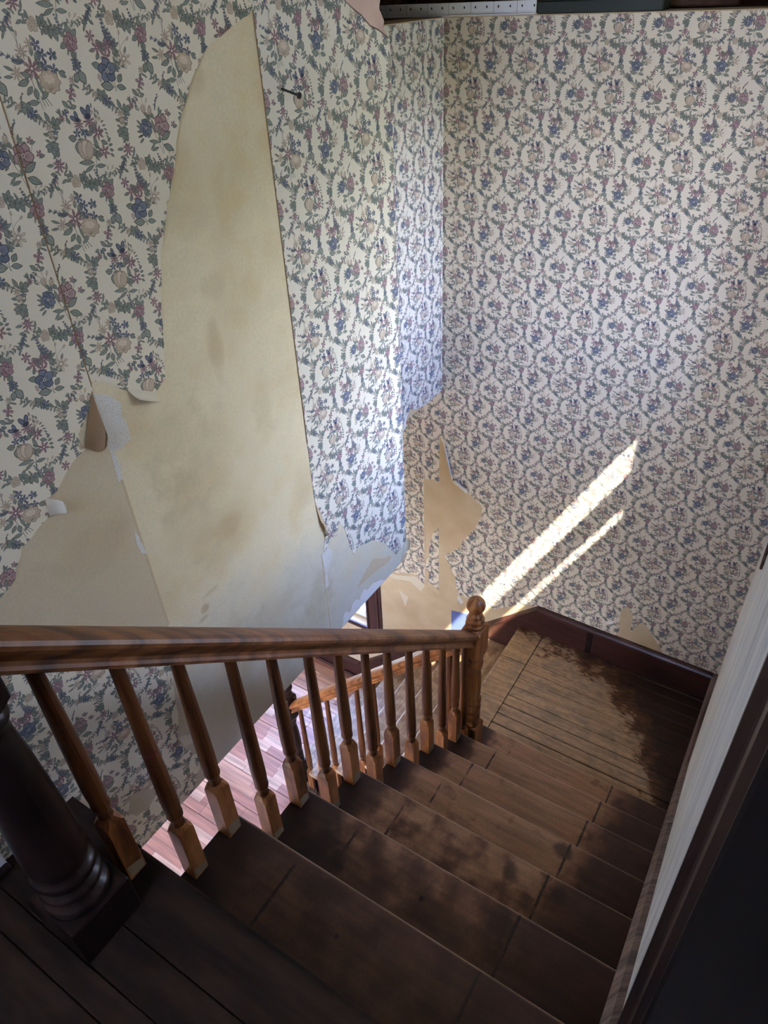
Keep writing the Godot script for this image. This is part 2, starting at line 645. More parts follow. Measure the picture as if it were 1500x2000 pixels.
func knot(x: float, y: float) -> void:        # where the arms meet and hang down as a short column
	var o := Vector2(x, y)
	grow = 1.0
	grow_at = o
	vine([o + Vector2(4, 32), o + Vector2(0, 12), o + Vector2(-1, -20)], 7.0, 6)
	vine([o + Vector2(-4, -30), o + Vector2(-20, -48), o + Vector2(-42, -54), o + Vector2(-58, -50)], 6.0, 7)
	vine([o + Vector2(3, -32), o + Vector2(20, -50), o + Vector2(44, -56), o + Vector2(62, -58)], 6.0, 8)
	leaf(o + Vector2(4, 31), 17, 7, 105, 0.15)
	ivy(o + Vector2(10, 29), 11, 20)
	bloom(o + Vector2(0, 27), 6.5, 7, TAN_D, TAN_M, TAN_L, 0, 0.5)
	bloom(o + Vector2(1, 16), 6.5, 7, TAN_D, TAN_M, TAN_L, 30, 0.5)
	bloom(o + Vector2(9, 19), 4.6, 5, NAVY_D, NAVY_M, NAVY_L, 0, 0, 0.22)
	leaf(o + Vector2(-3, 17), 10, 5, 160, 0)
	leaf(o + Vector2(3, 9), 9, 4, 30, 0)
	leaf(o + Vector2(-4, 8), 9, 4, 150, 0)
	ivy(o + Vector2(-3, 2), 12, 270)
	leaf(o + Vector2(-3, 2), 12, 8, 10, 0.2)
	leaf(o + Vector2(-3, 2), 12, 8, 170, 0.2)
	curve(o + Vector2(-1, -6), o + Vector2(2, -14), o + Vector2(0, -20), 0.5, LEAF_D)
	for k in 2:
		leaf(o + Vector2(3, -13), 11, 3.4, 75 + 26 * k, 0.15)
	leaf(o + Vector2(-9, -22), 13, 5, 175, 0.2)
	bloom(o + Vector2(-1, -24), 11, 8, WINE_D, WINE_M, WINE_L, 12, 0.8)
	# left swag: blue sprig and leaves towards the lower left
	spike(o + Vector2(-12, -36), o + Vector2(-26, -54), 3.0, 3.6, 6, 17)
	leaf(o + Vector2(-10, -35), 10, 6, 165, 0.2)
	leaf(o + Vector2(-22, -50), 10, 6, 200, 0.1)
	leaf(o + Vector2(-18, -50), 10, 5, 320, 0.1)
	leaf(o + Vector2(-27, -56), 9, 4, 240, 0.1)
	# right swag: leaves, pale flower, ivy, towards the next column
	leaf(o + Vector2(8, -34), 13, 4.4, 70, 0.1)
	leaf(o + Vector2(4, -38), 14, 5, 345, 0.2)
	leaf(o + Vector2(6, -44), 12, 5, 200, 0.2)
	leaf(o + Vector2(14, -45), 11, 5, 195, 0.1)
	rosette(o + Vector2(20, -50), 9, TAN_D, TAN_M, TAN_L, 10)
	leaf(o + Vector2(16, -43), 11, 4.4, 105, 0.2)
	ivy(o + Vector2(34, -49), 10, 60)
	curve(o + Vector2(27, -52), o + Vector2(42, -54), o + Vector2(58, -60), 0.5, LEAF_D)
	leaf(o + Vector2(35, -55), 10, 5, 240, 0.1)
	ivy(o + Vector2(43, -57), 10, 275)
	ivy(o + Vector2(51, -58), 12, 280)
	leaf(o + Vector2(49, -54), 11, 3.8, 105, 0.1)

# a stem set with small paired leaves
func vine(pts: Array, size: float, seed_: int) -> void:
	var r := RandomNumberGenerator.new()
	r.seed = seed_
	for k in pts.size() - 1:
		var a: Vector2 = pts[k]
		var b: Vector2 = pts[k + 1]
		var d := b - a
		line(a, b, 0.5, LEAF_D)
		var n := int(d.length() / 5.5)
		for i in n:
			var p := a.lerp(b, (i + 0.5) / n)
			for s in [-1.0, 1.0]:
				leaf(p, size * r.randf_range(0.8, 1.2), size * 0.48, rad_to_deg(d.angle()) + s * r.randf_range(40, 75), r.randf_range(-0.15, 0.4))

# leaves that fill a bouquet out behind its flowers
func filler(o: Vector2, rx: float, ry: float, n: int, seed_: int) -> void:
	var r := RandomNumberGenerator.new()
	r.seed = seed_
	for k in n:
		var a := r.randf() * TAU
		var t := r.randf_range(0.25, 0.8)
		leaf(o + Vector2(cos(a) * rx * t, sin(a) * ry * t), r.randf_range(9, 13), r.randf_range(4, 6.5), rad_to_deg(a) + r.randf_range(-30, 30), r.randf_range(-0.1, 0.4))

func wallpaper() -> ImageTexture:
	timg = Image.create(TW, TH, false, Image.FORMAT_RGB8)
	timg.fill(Color8(226, 219, 205))
	for gx in [0.0, 132.0]:
		garland(gx, 100.0)
		knot(gx - 66.0, 0.0)
	# bouquet A: two-tone bells over a tulip
	var o := Vector2(0, 0)
	grow = 1.13
	grow_at = o
	filler(o, 20, 20, 18, 5)
	curve(o + Vector2(-4, -38), o + Vector2(4, -10), o + Vector2(16, 20), 0.6, LEAF_D)
	curve(o + Vector2(-2, -38), o + Vector2(-5, -28), o + Vector2(-12, -18), 0.7, LEAF_D)
	leaf(o + Vector2(-4, -27), 25, 7, 172, 0.35)
	leaf(o + Vector2(-5, -30), 20, 5.5, 200, 0.2)
	leaf(o + Vector2(-3, -32), 17, 6, 352, 0.25)
	leaf(o + Vector2(-3, -34), 9, 2.6, 260, 0.2)
	leaf(o + Vector2(8, -12), 17, 6, 100, 0.3)
	leaf(o + Vector2(-22, 4), 13, 9, 160, 0.1)
	leaf(o + Vector2(-21, 2), 16, 10, 255, 0.1)
	leaf(o + Vector2(-6, 8), 13, 7, 0, 0.1)
	tulip(o + Vector2(-12, -10), 26, 26, -6)
	for s in [[-13.0, 24.0, 120.0, 0.8], [4.0, 26.0, 95.0, 1.0]]:
		for k in [-1.0, 1.0]:
			var a := deg_to_rad(s[2] + k * 24.0)
			var q: Vector2 = o + Vector2(s[0], s[1]) + Vector2.from_angle(a) * 9.0 * s[3]
			ell(q, 7.0 * s[3], 3.6 * s[3], a, NAVY_D)
			ell(q, 6.0 * s[3], 2.6 * s[3], a, NAVY_M)
			line(q - Vector2.from_angle(a) * 4.0, q + Vector2.from_angle(a) * 4.0, 0.4, NAVY_L)
		bloom(o + Vector2(s[0], s[1] - 4.0 * s[3]), 9.5 * s[3], 9, WINE_D, WINE_M, WINE_L, s[2] + 200.0, 0.2, 0.1)
		ell(o + Vector2(s[0], s[1] + 2.0), 4.6 * s[3], 3.4 * s[3], 0, NAVY_D)
	bloom(o + Vector2(-19, 11), 6, 5, NAVY_D, NAVY_M, NAVY_L, 10, 0, 0.26)
	bloom(o + Vector2(-7, 9), 6.6, 5, NAVY_D, NAVY_M, NAVY_L, 40, 0, 0.26)
	bloom(o + Vector2(14, 7), 10, 7, WINE_D, WINE_M, WINE_L, 5, 0.9, 0.24)
	bloom(o + Vector2(17, -17), 10, 6, WINE_D, WINE_M, WINE_L, 30, 1.0, 0.26)
	for k in 6:
		leaf(o + Vector2(22 + k * 1.2, 18 - k * 4), 6, 2.4, 20 - k * 20, -0.15)
	for k in 4:
		leaf(o + Vector2(26, -6 - k * 5), 7.5, 4, 30 - k * 25, 0.0)
	for t in [Vector2(13, 36), Vector2(18, 30), Vector2(22, 27), Vector2(16, 24)]:
		leaf(o + t, 7, 2.6, 60 + t.x * 2, -0.2)
		bloom(o + t - Vector2(1, 4), 3.4, 6, TAN_D, TAN_M, TAN_L, 0, 0.4)
	# bouquet D: blue anemone under a delphinium spike
	o = Vector2(66, 100)
	grow_at = o
	filler(o + Vector2(4, 4), 19, 22, 18, 6)
	curve(o + Vector2(2, -38), o + Vector2(2, -10), o + Vector2(22, 4), 0.6, LEAF_D)
	curve(o + Vector2(4, -38), o + Vector2(-2, -26), o + Vector2(-8, -14), 0.5, LEAF_D)
	spike(o + Vector2(8, 14), o + Vector2(2, 52), 4.6, 1.4, 10, 23)
	spike(o + Vector2(14, 18), o + Vector2(10, 32), 3.2, 2.0, 4, 29)
	bloom(o + Vector2(-20, 27), 7.5, 6, WINE_D, WINE_M, WINE_L, 0, 0, 0.2)
	leaf(o + Vector2(-16, 12), 11, 5, 185, 0.1)
	leaf(o + Vector2(-12, 8), 10, 6, 230, 0.2)
	bloom(o + Vector2(-13, 14), 8.5, 6, WINE_D, WINE_M, WINE_L, 20, 0, 0.2)
	bloom(o + Vector2(4, 14), 9, 6, WINE_D, WINE_M, WINE_L, 40, 0, 0.2)
	bloom(o + Vector2(-3, 3), 8.5, 6, WINE_D, WINE_M, WINE_L, 10, 0, 0.2)
	leaf(o + Vector2(14, 2), 12, 7, 95, 0.3)
	leaf(o + Vector2(12, -10), 13, 5, 100, 0.2)
	leaf(o + Vector2(-14, -8), 15, 9, 160, 0.1)
	bloom(o + Vector2(27, -2), 12, 7, TAN_D, TAN_L, WHITE_, 15, 0.2, 0.3)
	rosette(o + Vector2(-5, -13), 14, NAVY_D, NAVY_M, NAVY_L, 90)
	buds(o + Vector2(24, 8), [Vector2(4, 20), Vector2(16, 12)], TAN_D, TAN_M)
	leaf(o + Vector2(30, 4), 9, 4, 60, -0.3)
	ell(o + Vector2(-20, -20), 2.6, 5, 0.2, TAN_D)
	ell(o + Vector2(-20, -20), 1.9, 4.2, 0.2, WINE_L)
	leaf(o + Vector2(0, -33), 22, 12, 165, 0.35)
	leaf(o + Vector2(4, -32), 17, 8, 345, 0.3)
	leaf(o + Vector2(8, -28), 13, 9, 45, 0.3)
	# bouquet C: carnation, star flower and blue pansies
	o = Vector2(-66, 100)
	grow_at = o
	filler(o + Vector2(0, 2), 20, 22, 16, 7)
	curve(o + Vector2(0, -45), o + Vector2(-4, -20), o + Vector2(-6, 0), 0.7, LEAF_D)
	for k in 3:
		line(o + Vector2(1 + k * 3, -30), o + Vector2(4 + k * 5, -42), 0.8, LEAF_D)
	buds(o + Vector2(-10, 24), [Vector2(-8, 22), Vector2(-1, 25), Vector2(2, 13)], TAN_D, WINE_L)
	bloom(o + Vector2(-8, 18), 9, 9, TAN_D, TAN_M, TAN_L, 0, 0.6)
	bloom(o + Vector2(6, 25), 7.5, 8, TAN_D, TAN_M, TAN_L, 20, 0.4)
	bloom(o + Vector2(-22, -3), 9, 8, TAN_D, TAN_M, TAN_L, 0, 0.7)
	spike(o + Vector2(-14, 8), o + Vector2(-34, 18), 3.4, 2.4, 4, 37)
	leaf(o + Vector2(-26, 0), 13, 4, 150, 0.1)
	leaf(o + Vector2(-28, -6), 13, 4, 175, 0.1)
	for q in [Vector2(14, 27), Vector2(20, 14), Vector2(34, 14), Vector2(18, 2), Vector2(31, -3), Vector2(38, -6)]:
		leaf(o + q, 9, 4, q.x * 9, 0.1)
	for q in [Vector2(14, 24), Vector2(19, 13), Vector2(33, 12), Vector2(19, 1), Vector2(30, -4)]:
		bloom(o + q, 7, 5, NAVY_D, NAVY_M, NAVY_L, q.x * 7, 0, 0.22)
	leaf(o + Vector2(36, -6), 13, 7, 320, 0.2)
	bloom(o + Vector2(0, 0), 13, 7, WINE_D, WINE_M, WINE_L, 90, 0.8, 0.24)
	leaf(o + Vector2(-4, -8), 15, 7, 160, 0.2)
	for q in [[-8, -12, 18, 8, 190], [-6, -18, 14, 7, 220], [-3, -20, 14, 8, 265], [2, -10, 22, 5, 282], [-2, -36, 18, 7, 178], [2, -34, 18, 7, 38]]:
		leaf(o + Vector2(q[0], q[1]), q[2], q[3], q[4], 0.2)
	berries(o + Vector2(-24, -24), 6, 2.6, 41, LEAF_D, WINE_M, Vector2(-0.4, -0.9))
	ell(o + Vector2(20, -16), 15, 13, -0.3, TAN_D, 0.09, 9)
	ell(o + Vector2(20, -16), 13.6, 11.8, -0.3, TAN_M, 0.09, 9)
	for k in 16:
		var a := deg_to_rad(200.0 - k * 16.0)
		line(o + Vector2(18, -26), o + Vector2(20, -16) + Vector2(cos(a) * 13, sin(a) * 11), 0.3, TAN_D)
	ell(o + Vector2(20, -13), 8, 5, -0.3, TAN_L, 0.15, 7)
	# bouquet B: mauve poppy beside a blue flower
	o = Vector2(132, 0)
	grow_at = o
	filler(o + Vector2(0, 2), 21, 20, 18, 8)
	curve(o + Vector2(4, -38), o + Vector2(-2, -15), o + Vector2(-14, 18), 0.6, LEAF_D)
	curve(o + Vector2(6, -38), o + Vector2(4, -20), o + Vector2(12, 0), 0.7, LEAF_D)
	curve(o + Vector2(4, -20), o + Vector2(22, -6), o + Vector2(28, 10), 0.5, LEAF_D)
	buds(o + Vector2(-14, 20), [Vector2(-14, 18), Vector2(-4, 22), Vector2(6, 14), Vector2(-12, 6)], TAN_D, TAN_L)
	tulip(o + Vector2(-17, 24), 9, 11, 5)
	tulip(o + Vector2(-6, 20), 8, 10, -10)
	berries(o + Vector2(4, 22), 9, 2.4, 53, LEAF_D, NAVY_M, Vector2(0.5, 0.85))
	rosette(o + Vector2(-19, 0), 11, NAVY_D, NAVY_M, NAVY_L, 30)
	for k in 5:
		leaf(o + Vector2(-26, 4 - k * 4), 11, 3.6, 130 + k * 20, 0.0)
	leaf(o + Vector2(-4, -10), 20, 5.5, 95, 0.3)
	rosette(o + Vector2(11, -1), 14, WINE_D, WINE_M.lerp(TAN_M, 0.25), WINE_L, 54)
	for q in [Vector2(26, 14), Vector2(34, -3)]:
		bloom(o + q, 5, 5, WINE_D, WINE_M, WINE_L, q.x * 8, 0, 0.2)
		leaf(o + q - Vector2(2, 4), 10, 4, 10, 0.1)
	for q in [[6, -20, 22, 10, 25], [7, -26, 22, 10, 330], [0, -22, 19, 6, 165], [-2, -28, 15, 5, 190], [2, -14, 14, 6, 70], [-8, -22, 13, 4, 215]]:
		leaf(o + Vector2(q[0], q[1]), q[2], q[3], q[4], 0.25)
	timg.resize(TW / 2, TH / 2, Image.INTERPOLATE_TRILINEAR)
	return ImageTexture.create_from_image(timg)

# ---------------------------------------------------------------- surface textures
func smooth(a: float, b: float, x: float) -> float:
	var t := clampf((x - a) / (b - a), 0.0, 1.0)
	return t * t * (3.0 - 2.0 * t)

func put(out: PackedByteArray, i: int, c: Color) -> void:
	out[i * 3] = clampi(int(c.r * 255.0), 0, 255)
	out[i * 3 + 1] = clampi(int(c.g * 255.0), 0, 255)
	out[i * 3 + 2] = clampi(int(c.b * 255.0), 0, 255)

func tread_texture() -> ImageTexture:        # x 0 .. 0.86 m across, -z 0 .. 1.6 m down the flight
	var w := 688
	var h := 1280
	var streak := noise(w, h, 0.05, 3, 3, 10, 1)
	var cloud := noise(w, h, 0.012, 8, 5)
	var fine := noise(w, h, 0.16, 5, 2)
	var out := PackedByteArray()
	out.resize(w * h * 3)
	var worn := Color8(176, 130, 94)
	var mid := Color8(114, 78, 56)
	var dark := Color8(50, 31, 25)
	var red := Color8(82, 48, 38)
	var blots := [[0.15, 0.326, 0.065, 0.6], [0.114, 0.405, 0.045, 0.4], [0.548, 0.618, 0.03, 0.5], [0.673, 0.631, 0.03, 0.5], [0.60, 0.40, 0.04, 0.3], [0.47, 0.52, 0.03, 0.25], [0.24, 1.0, 0.012, 0.7], [0.62, 0.86, 0.03, 0.5], [0.1, 0.72, 0.05, 0.35], [0.3, 0.18, 0.05, 0.35], [0.36, 0.13, 0.006, 0.9], [0.42, 0.36, 0.006, 0.9], [0.33, 0.74, 0.006, 0.8], [0.53, 0.98, 0.005, 0.8], [0.2, 1.18, 0.006, 0.8], [0.5, 1.2, 0.02, 0.3]]
	for py in h:
		var z := py / 800.0
		var t := fposmod(z, GO) / GO
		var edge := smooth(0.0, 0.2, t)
		var nose := smooth(0.962, 0.98, t) * 0.85  # worn nosing edge, with its highlight painted into the tone
		var bounce_light := 0.40 + 0.85 * smooth(0.1, 1.0, z)  # treads painted lighter down the flight for bounced light from below
		for px in w:
			var x := px / 800.0
			var i := py * w + px
			var cl := cloud[i] / 255.0
			var s := streak[i] / 255.0
			var f := fine[i] / 255.0
			var wear_and_bounce := (0.25 + 0.75 * edge) * smooth(0.03, 0.16, x) * (1.0 - 0.85 * smooth(0.58, 0.78, x + (cl - 0.5) * 0.2))
			wear_and_bounce *= 0.45 + 0.9 * cl
			wear_and_bounce *= bounce_light
			var c := dark.lerp(mid, clampf(wear_and_bounce * 1.5, 0.0, 1.0)).lerp(worn, smooth(0.45, 0.95, wear_and_bounce))
			c = c.lerp(red, 0.55 * smooth(0.62, 0.72, x) * (0.5 + 0.5 * cl))
			c = c * (0.80 + 0.26 * s + 0.16 * (f - 0.5))
			for b in blots:
				var d: float = Vector2(x - b[0], z - b[1]).length() / b[2]
				if d < 1.4:
					c = c.lerp(Color8(30, 21, 20), b[3] * (1.0 - smooth(0.35, 1.15, d + (cl - 0.5) * 0.9)))
			for lx in [0.197, 0.634]:
				var d2: float = absf(x - lx + (f - 0.5) * 0.004)
				if d2 < 0.006:
					var there := smooth(0.3, 0.6, cl + (0.16 if lx > 0.5 else 0.02))
					c = c.lerp(Color8(24, 16, 14), 0.75 * there * (1.0 - smooth(0.0015, 0.005, d2)))
			c = c.lerp(Color8(188, 156, 122), nose * (0.6 + 0.4 * s))
			put(out, i, c)
	return tex(w, h, out)

func landing_texture() -> ImageTexture:      # x -0.16 .. 0.88, -z 1.5 .. 2.43
	var w := 832
	var h := 744
	var streak := noise(w, h, 0.04, 13, 3, 12, 1)
	var cloud := noise(w, h, 0.010, 18, 5)
	var fine := noise(w, h, 0.09, 15, 3, 3, 1)
	var out := PackedByteArray()
	out.resize(w * h * 3)
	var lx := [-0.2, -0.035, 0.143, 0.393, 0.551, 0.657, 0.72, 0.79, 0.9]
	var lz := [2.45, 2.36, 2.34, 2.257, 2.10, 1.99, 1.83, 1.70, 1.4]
	for py in h:
		var z := 1.5 + py / 800.0
		for px in w:
			var x := -0.16 + px / 800.0
			var i := py * w + px
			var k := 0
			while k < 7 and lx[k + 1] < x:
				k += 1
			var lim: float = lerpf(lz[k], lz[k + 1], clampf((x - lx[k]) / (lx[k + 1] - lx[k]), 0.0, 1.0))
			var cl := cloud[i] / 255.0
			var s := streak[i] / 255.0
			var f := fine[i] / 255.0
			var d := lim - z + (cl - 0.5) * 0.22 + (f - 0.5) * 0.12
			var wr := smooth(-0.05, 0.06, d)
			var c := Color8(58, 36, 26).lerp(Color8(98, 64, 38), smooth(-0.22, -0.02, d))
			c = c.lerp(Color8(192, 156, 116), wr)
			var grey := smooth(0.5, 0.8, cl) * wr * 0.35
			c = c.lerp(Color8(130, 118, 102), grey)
			c = c * (0.80 + 0.24 * s + 0.2 * (f - 0.5))
			put(out, i, c)
	return tex(w, h, out)

func step_texture() -> ImageTexture:         # one lower tread: 0 (nosing) .. 0.25 m towards its riser across, 1.02 m along
	var w := 240
	var h := 980
	var streak := noise(w, h, 0.05, 23, 3, 1, 14)
	var cloud := noise(w, h, 0.012, 28, 4)
	var fine := noise(w, h, 0.10, 25, 3)
	var out := PackedByteArray()
	out.resize(w * h * 3)
	for py in h:
		for px in w:
			var i := py * w + px
			var t := px / 960.0
			var cl := cloud[i] / 255.0
			var s := streak[i] / 255.0
			var f := fine[i] / 255.0
			var c := Color8(150, 118, 86).lerp(Color8(186, 156, 120), smooth(0.25, 0.75, cl))
			c = c.lerp(Color8(84, 62, 46), 0.85 * smooth(0.135, 0.20, t + (cl - 0.5) * 0.05))  # shade at the back of each step, painted darker towards the riser
			c = c.lerp(Color8(206, 180, 146), 0.9 * (1.0 - smooth(0.004, 0.009, t)))
			c = c * (0.82 + 0.22 * s + 0.14 * (f - 0.5))
			if absf(py / 960.0 - 0.245 - (f - 0.5) * 0.004) < 0.0016 and cl > 0.4:
				c = c * 0.5
			put(out, i, c)
	return tex(w, h, out)

func laminate_texture() -> ImageTexture:     # three-strip printed boards: 2.4 m along, 0.738 m across (four boards)
	var w := 1200
	var h := 372
	var im := Image.create(w, h, false, Image.FORMAT_RGB8)
	rng.seed = 77
	var tones := [Color8(186, 136, 106), Color8(198, 150, 118), Color8(178, 124, 98), Color8(206, 162, 130), Color8(192, 142, 112), Color8(172, 118, 94)]
	for r in 12:
		var x := -rng.randi_range(0, 200)
		while x < w:
			var n := rng.randi_range(120, 230)
			im.fill_rect(Rect2i(x, r * 31, n, 31), tones[rng.randi_range(0, 5)])
			im.fill_rect(Rect2i(x, r * 31, 1, 31), Color8(120, 76, 62))
			x += n
		im.fill_rect(Rect2i(0, r * 31, w, 1), Color8(132, 86, 70))
	var streak := noise(w, h, 0.05, 33, 3, 14, 1)
	var d := im.get_data()
	for i in w * h:
		var k := 0.82 + 0.36 * streak[i] / 255.0
		for c in 3:
			d[i * 3 + c] = clampi(int(d[i * 3 + c] * k), 0, 255)
	return tex(w, h, d)

func backing_texture() -> ImageTexture:      # the left wall under its paper: -z -0.3 .. 1.4 across, y 1.4 .. -0.4 down
	var w := 850
	var h := 900
	var cloud := noise(w, h, 0.006, 43, 4)
	var mott := noise(w, h, 0.03, 44, 4)
	var fine := noise(w, h, 0.22, 45, 2)
	var out := PackedByteArray()
	out.resize(w * h * 3)
	var spots := [[0.632, 0.749, 0.02, 0.055, 0.55], [0.63, 1.0, 0.05, 0.03, 0.2], [0.563, 0.329, 0.045, 0.035, 0.5], [0.54, 0.32, 0.09, 0.07, 0.3], [0.442, 0.169, 0.014, 0.01, 0.9], [0.47, 0.2, 0.02, 0.008, 0.5], [0.43, 0.145, 0.012, 0.007, 0.7], [0.50, 0.56, 0.10, 0.12, 0.35], [0.46, 0.42, 0.07, 0.12, 0.3], [0.40, 0.72, 0.04, 0.05, 0.35], [0.74, 0.55, 0.03, 0.08, 0.25], [0.24, 0.5, 0.08, 0.05, 0.3], [0.70, 1.22, 0.03, 0.03, 0.4], [0.66, 0.87, 0.03, 0.03, 0.3], [0.85, 0.28, 0.05, 0.06, 0.3], [0.62, -0.05, 0.12, 0.08, 0.35], [0.75, -0.2, 0.14, 0.08, 0.3], [0.5, -0.05, 0.05, 0.12, 0.35], [0.85, -0.12, 0.06, 0.08, 0.4]]
	for py in h:
		var y := 1.4 - py / 500.0
		for px in w:
			var x := -0.3 + px / 500.0
			var i := py * w + px
			var cl := cloud[i] / 255.0
			var m := mott[i] / 255.0
			var f := fine[i] / 255.0
			var c := Color8(228, 212, 172).lerp(Color8(216, 194, 150), smooth(0.4, 0.85, cl * 0.6 + m * 0.4))
			c = c.lerp(Color8(200, 194, 174), 0.7 * smooth(0.45, 0.1, y + 0.15 + (cl - 0.5) * 0.3 + (x - 0.3) * 0.25))
			if x < 0.335:
				c = c.lerp(Color8(192, 172, 140), 0.55)
			for b in spots:
				var dx: float = (x - b[0]) / b[2]
				var dy: float = (y - b[1]) / b[3]
				var d := dx * dx + dy * dy
				if d < 2.5:
					c = c.lerp(Color8(166, 136, 94), b[4] * 0.5 * (1.0 - smooth(0.0, 1.9, d + (m - 0.5) * 1.6)))
			c = c * (0.965 + 0.05 * m + 0.05 * (f - 0.5))
			put(out, i, c)
	return tex(w, h, out)

func make_materials() -> void:
	var paper := wallpaper()
	M.paper = mat(paper, 0.75, Color(1, 1, 1), 0.3)
	M.paper_aged = mat(paper, 0.75, Color(1.0, 0.975, 0.90), 0.3)
	M.paper_back = mat(paper, 0.75, Color(1.0, 0.975, 0.925), 0.3)
	M.paper_mid = mat(paper, 0.75, Color(1.0, 0.99, 0.95), 0.3)
	M.backing = mat(backing_texture(), 0.9, Color(1, 1, 1), 0.25)
	var n1 := noise(512, 512, 0.01, 61, 4)
	var n2 := noise(512, 512, 0.2, 62, 2)
	var n3 := noise(512, 512, 0.03, 63, 4, 1, 14)
	M.tan = mat(grad_tex(512, 512, [[n1, 0.75], [n2, 0.15]], [[0.0, 190, 164, 126], [0.5, 204, 180, 142], [1.0, 216, 196, 160]]), 0.9, Color(1, 1, 1), 0.25)
	M.torn = flat(Color8(214, 202, 174), 0.9, 0.25)
	M.torn_dark = flat(Color8(204, 180, 142), 0.9, 0.25)
	M.fold = flat(Color8(140, 112, 80), 0.9, 0.2)
	M.torn_white = flat(Color8(228, 222, 210), 0.9, 0.25)
	M.sand = mat(grad_tex(512, 512, [[n2, 1.1], [n1, 0.3]], [[0.0, 178, 168, 150], [0.35, 212, 205, 190], [1.0, 226, 220, 206]]), 0.95, Color(1, 1, 1), 0.2)
	M.blue = mat(grad_tex(512, 512, [[n1, 0.5], [n2, 0.4]], [[0.0, 82, 98, 150], [1.0, 112, 128, 178]]), 0.6)
	M.pink = mat(grad_tex(512, 512, [[n1, 0.7], [n2, 0.3]], [[0.0, 196, 164, 146], [1.0, 224, 198, 180]]), 0.95, Color(1, 1, 1), 0.2)
	M.plaster = mat(grad_tex(512, 512, [[n3, 1.0], [n1, 0.4], [n2, 0.15]], [[0.0, 190, 190, 185], [0.35, 212, 210, 203], [0.7, 224, 221, 213], [1.0, 230, 227, 219]]), 0.85, Color(1, 1, 1), 0.3)
	M.ceiling = flat(Color8(222, 214, 198), 0.9, 0.3)
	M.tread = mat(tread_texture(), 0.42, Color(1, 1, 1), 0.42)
	M.landing = mat(landing_texture(), 0.5, Color(1, 1, 1), 0.4)
	M.step = mat(step_texture(), 0.42, Color(1, 1, 1), 0.4)
	M.laminate = mat(laminate_texture(), 0.35, Color(1, 1, 1), 0.45)
	var g1 := noise(256, 1024, 0.035, 71, 4, 1, 20)
	var g2 := noise(256, 1024, 0.012, 72, 3, 1, 6)
	var g3 := noise(256, 1024, 0.12, 73, 2, 1, 8)
	var oak := grad_tex(256, 1024, [[g1, 0.8], [g2, 0.5], [g3, 0.3]], [[0.0, 66, 38, 22], [0.3, 116, 74, 42], [0.55, 150, 100, 60], [0.8, 170, 120, 76], [1.0, 184, 138, 92]])
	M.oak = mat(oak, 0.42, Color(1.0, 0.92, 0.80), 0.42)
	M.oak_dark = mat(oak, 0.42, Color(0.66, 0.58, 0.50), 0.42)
	M.rail = mat(oak, 0.42, Color(0.82, 0.75, 0.68), 0.5)
	M.old = mat(grad_tex(256, 1024, [[g1, 0.6], [g2, 0.5], [g3, 0.4]], [[0.0, 14, 9, 8], [0.45, 30, 18, 16], [0.8, 46, 28, 24], [1.0, 74, 56, 48]]), 0.33, Color(1, 1, 1), 0.4)
	M.casing = mat(grad_tex(256, 1024, [[g1, 0.6], [g2, 0.5], [g3, 0.3]], [[0.0, 18, 10, 8], [0.5, 32, 19, 14], [1.0, 48, 31, 24]]), 0.4, Color(1, 1, 1), 0.4)
	M.skirt = mat(grad_tex(256, 1024, [[g1, 0.6], [g2, 0.5], [g3, 0.3]], [[0.0, 36, 18, 15], [0.5, 62, 33, 27], [1.0, 84, 48, 38]]), 0.33, Color(1, 1, 1), 0.5)
	M.grey_wood = mat(grad_tex(256, 1024, [[g1, 0.9], [g2, 0.4], [g3, 0.3]], [[0.0, 62, 46, 42], [0.5, 108, 86, 78], [1.0, 140, 118, 106]]), 0.5, Color(1, 1, 1), 0.4)
	M.boards = mat(grad_tex(256, 1024, [[g1, 0.8], [g2, 0.5], [g3, 0.3]], [[0.0, 44, 30, 22], [0.5, 86, 62, 46], [1.0, 120, 92, 70]]), 0.7, Color(1, 1, 1), 0.3)
	M.hallboards = mat(grad_tex(256, 1024, [[g1, 0.6], [g2, 0.6], [g3, 0.3]], [[0.0, 20, 13, 10], [0.5, 40, 27, 20], [1.0, 60, 43, 32]]), 0.62, Color(1, 1, 1), 0.25)
	M.jamb = flat(Color8(17, 11, 9), 0.5, 0.3)  # near-black colour stands in for the shade on the near jamb
	M.added_curtain = flat(Color8(250, 228, 184), 0.95, 0.2)
	M.added_curtain.albedo_color.a = 0.76
	M.added_curtain.transparency = BaseMaterial3D.TRANSPARENCY_ALPHA
	M.added_curtain.backlight_enabled = true
	M.added_curtain.backlight = Color(1.0, 1.0, 1.0)
	M.added_curtain.cull_mode = BaseMaterial3D.CULL_DISABLED
	M.gap = flat(Color8(16, 11, 9), 0.95, 0.1)
	M.white = flat(Color8(228, 228, 224), 0.5)
	M.vinyl = flat(Color8(232, 232, 230), 0.4)
	M.slot = flat(Color8(26, 26, 28), 0.8)
	M.green = flat(Color8(34, 42, 36), 0.5)
	M.nail = flat(Color8(34, 30, 28), 0.5)
	M.chip = flat(Color8(150, 128, 98), 0.85, 0.3)
	M.red = flat(Color8(104, 42, 38), 0.45)
	M.glass = StandardMaterial3D.new()
	M.glass.transparency = BaseMaterial3D.TRANSPARENCY_ALPHA
	M.glass.albedo_color = Color(0.95, 0.97, 1.0, 0.06)
	M.glass.roughness = 0.05
	M.ground = mat(grad_tex(512, 512, [[n1, 0.8], [n2, 0.5]], [[0.0, 88, 90, 68], [0.5, 116, 112, 88], [1.0, 140, 130, 104]]), 0.95, Color(1, 1, 1), 0.2)
	M.ground.uv1_scale = Vector3(12, 12, 1)
	M.siding = flat(Color8(196, 192, 182), 0.8)

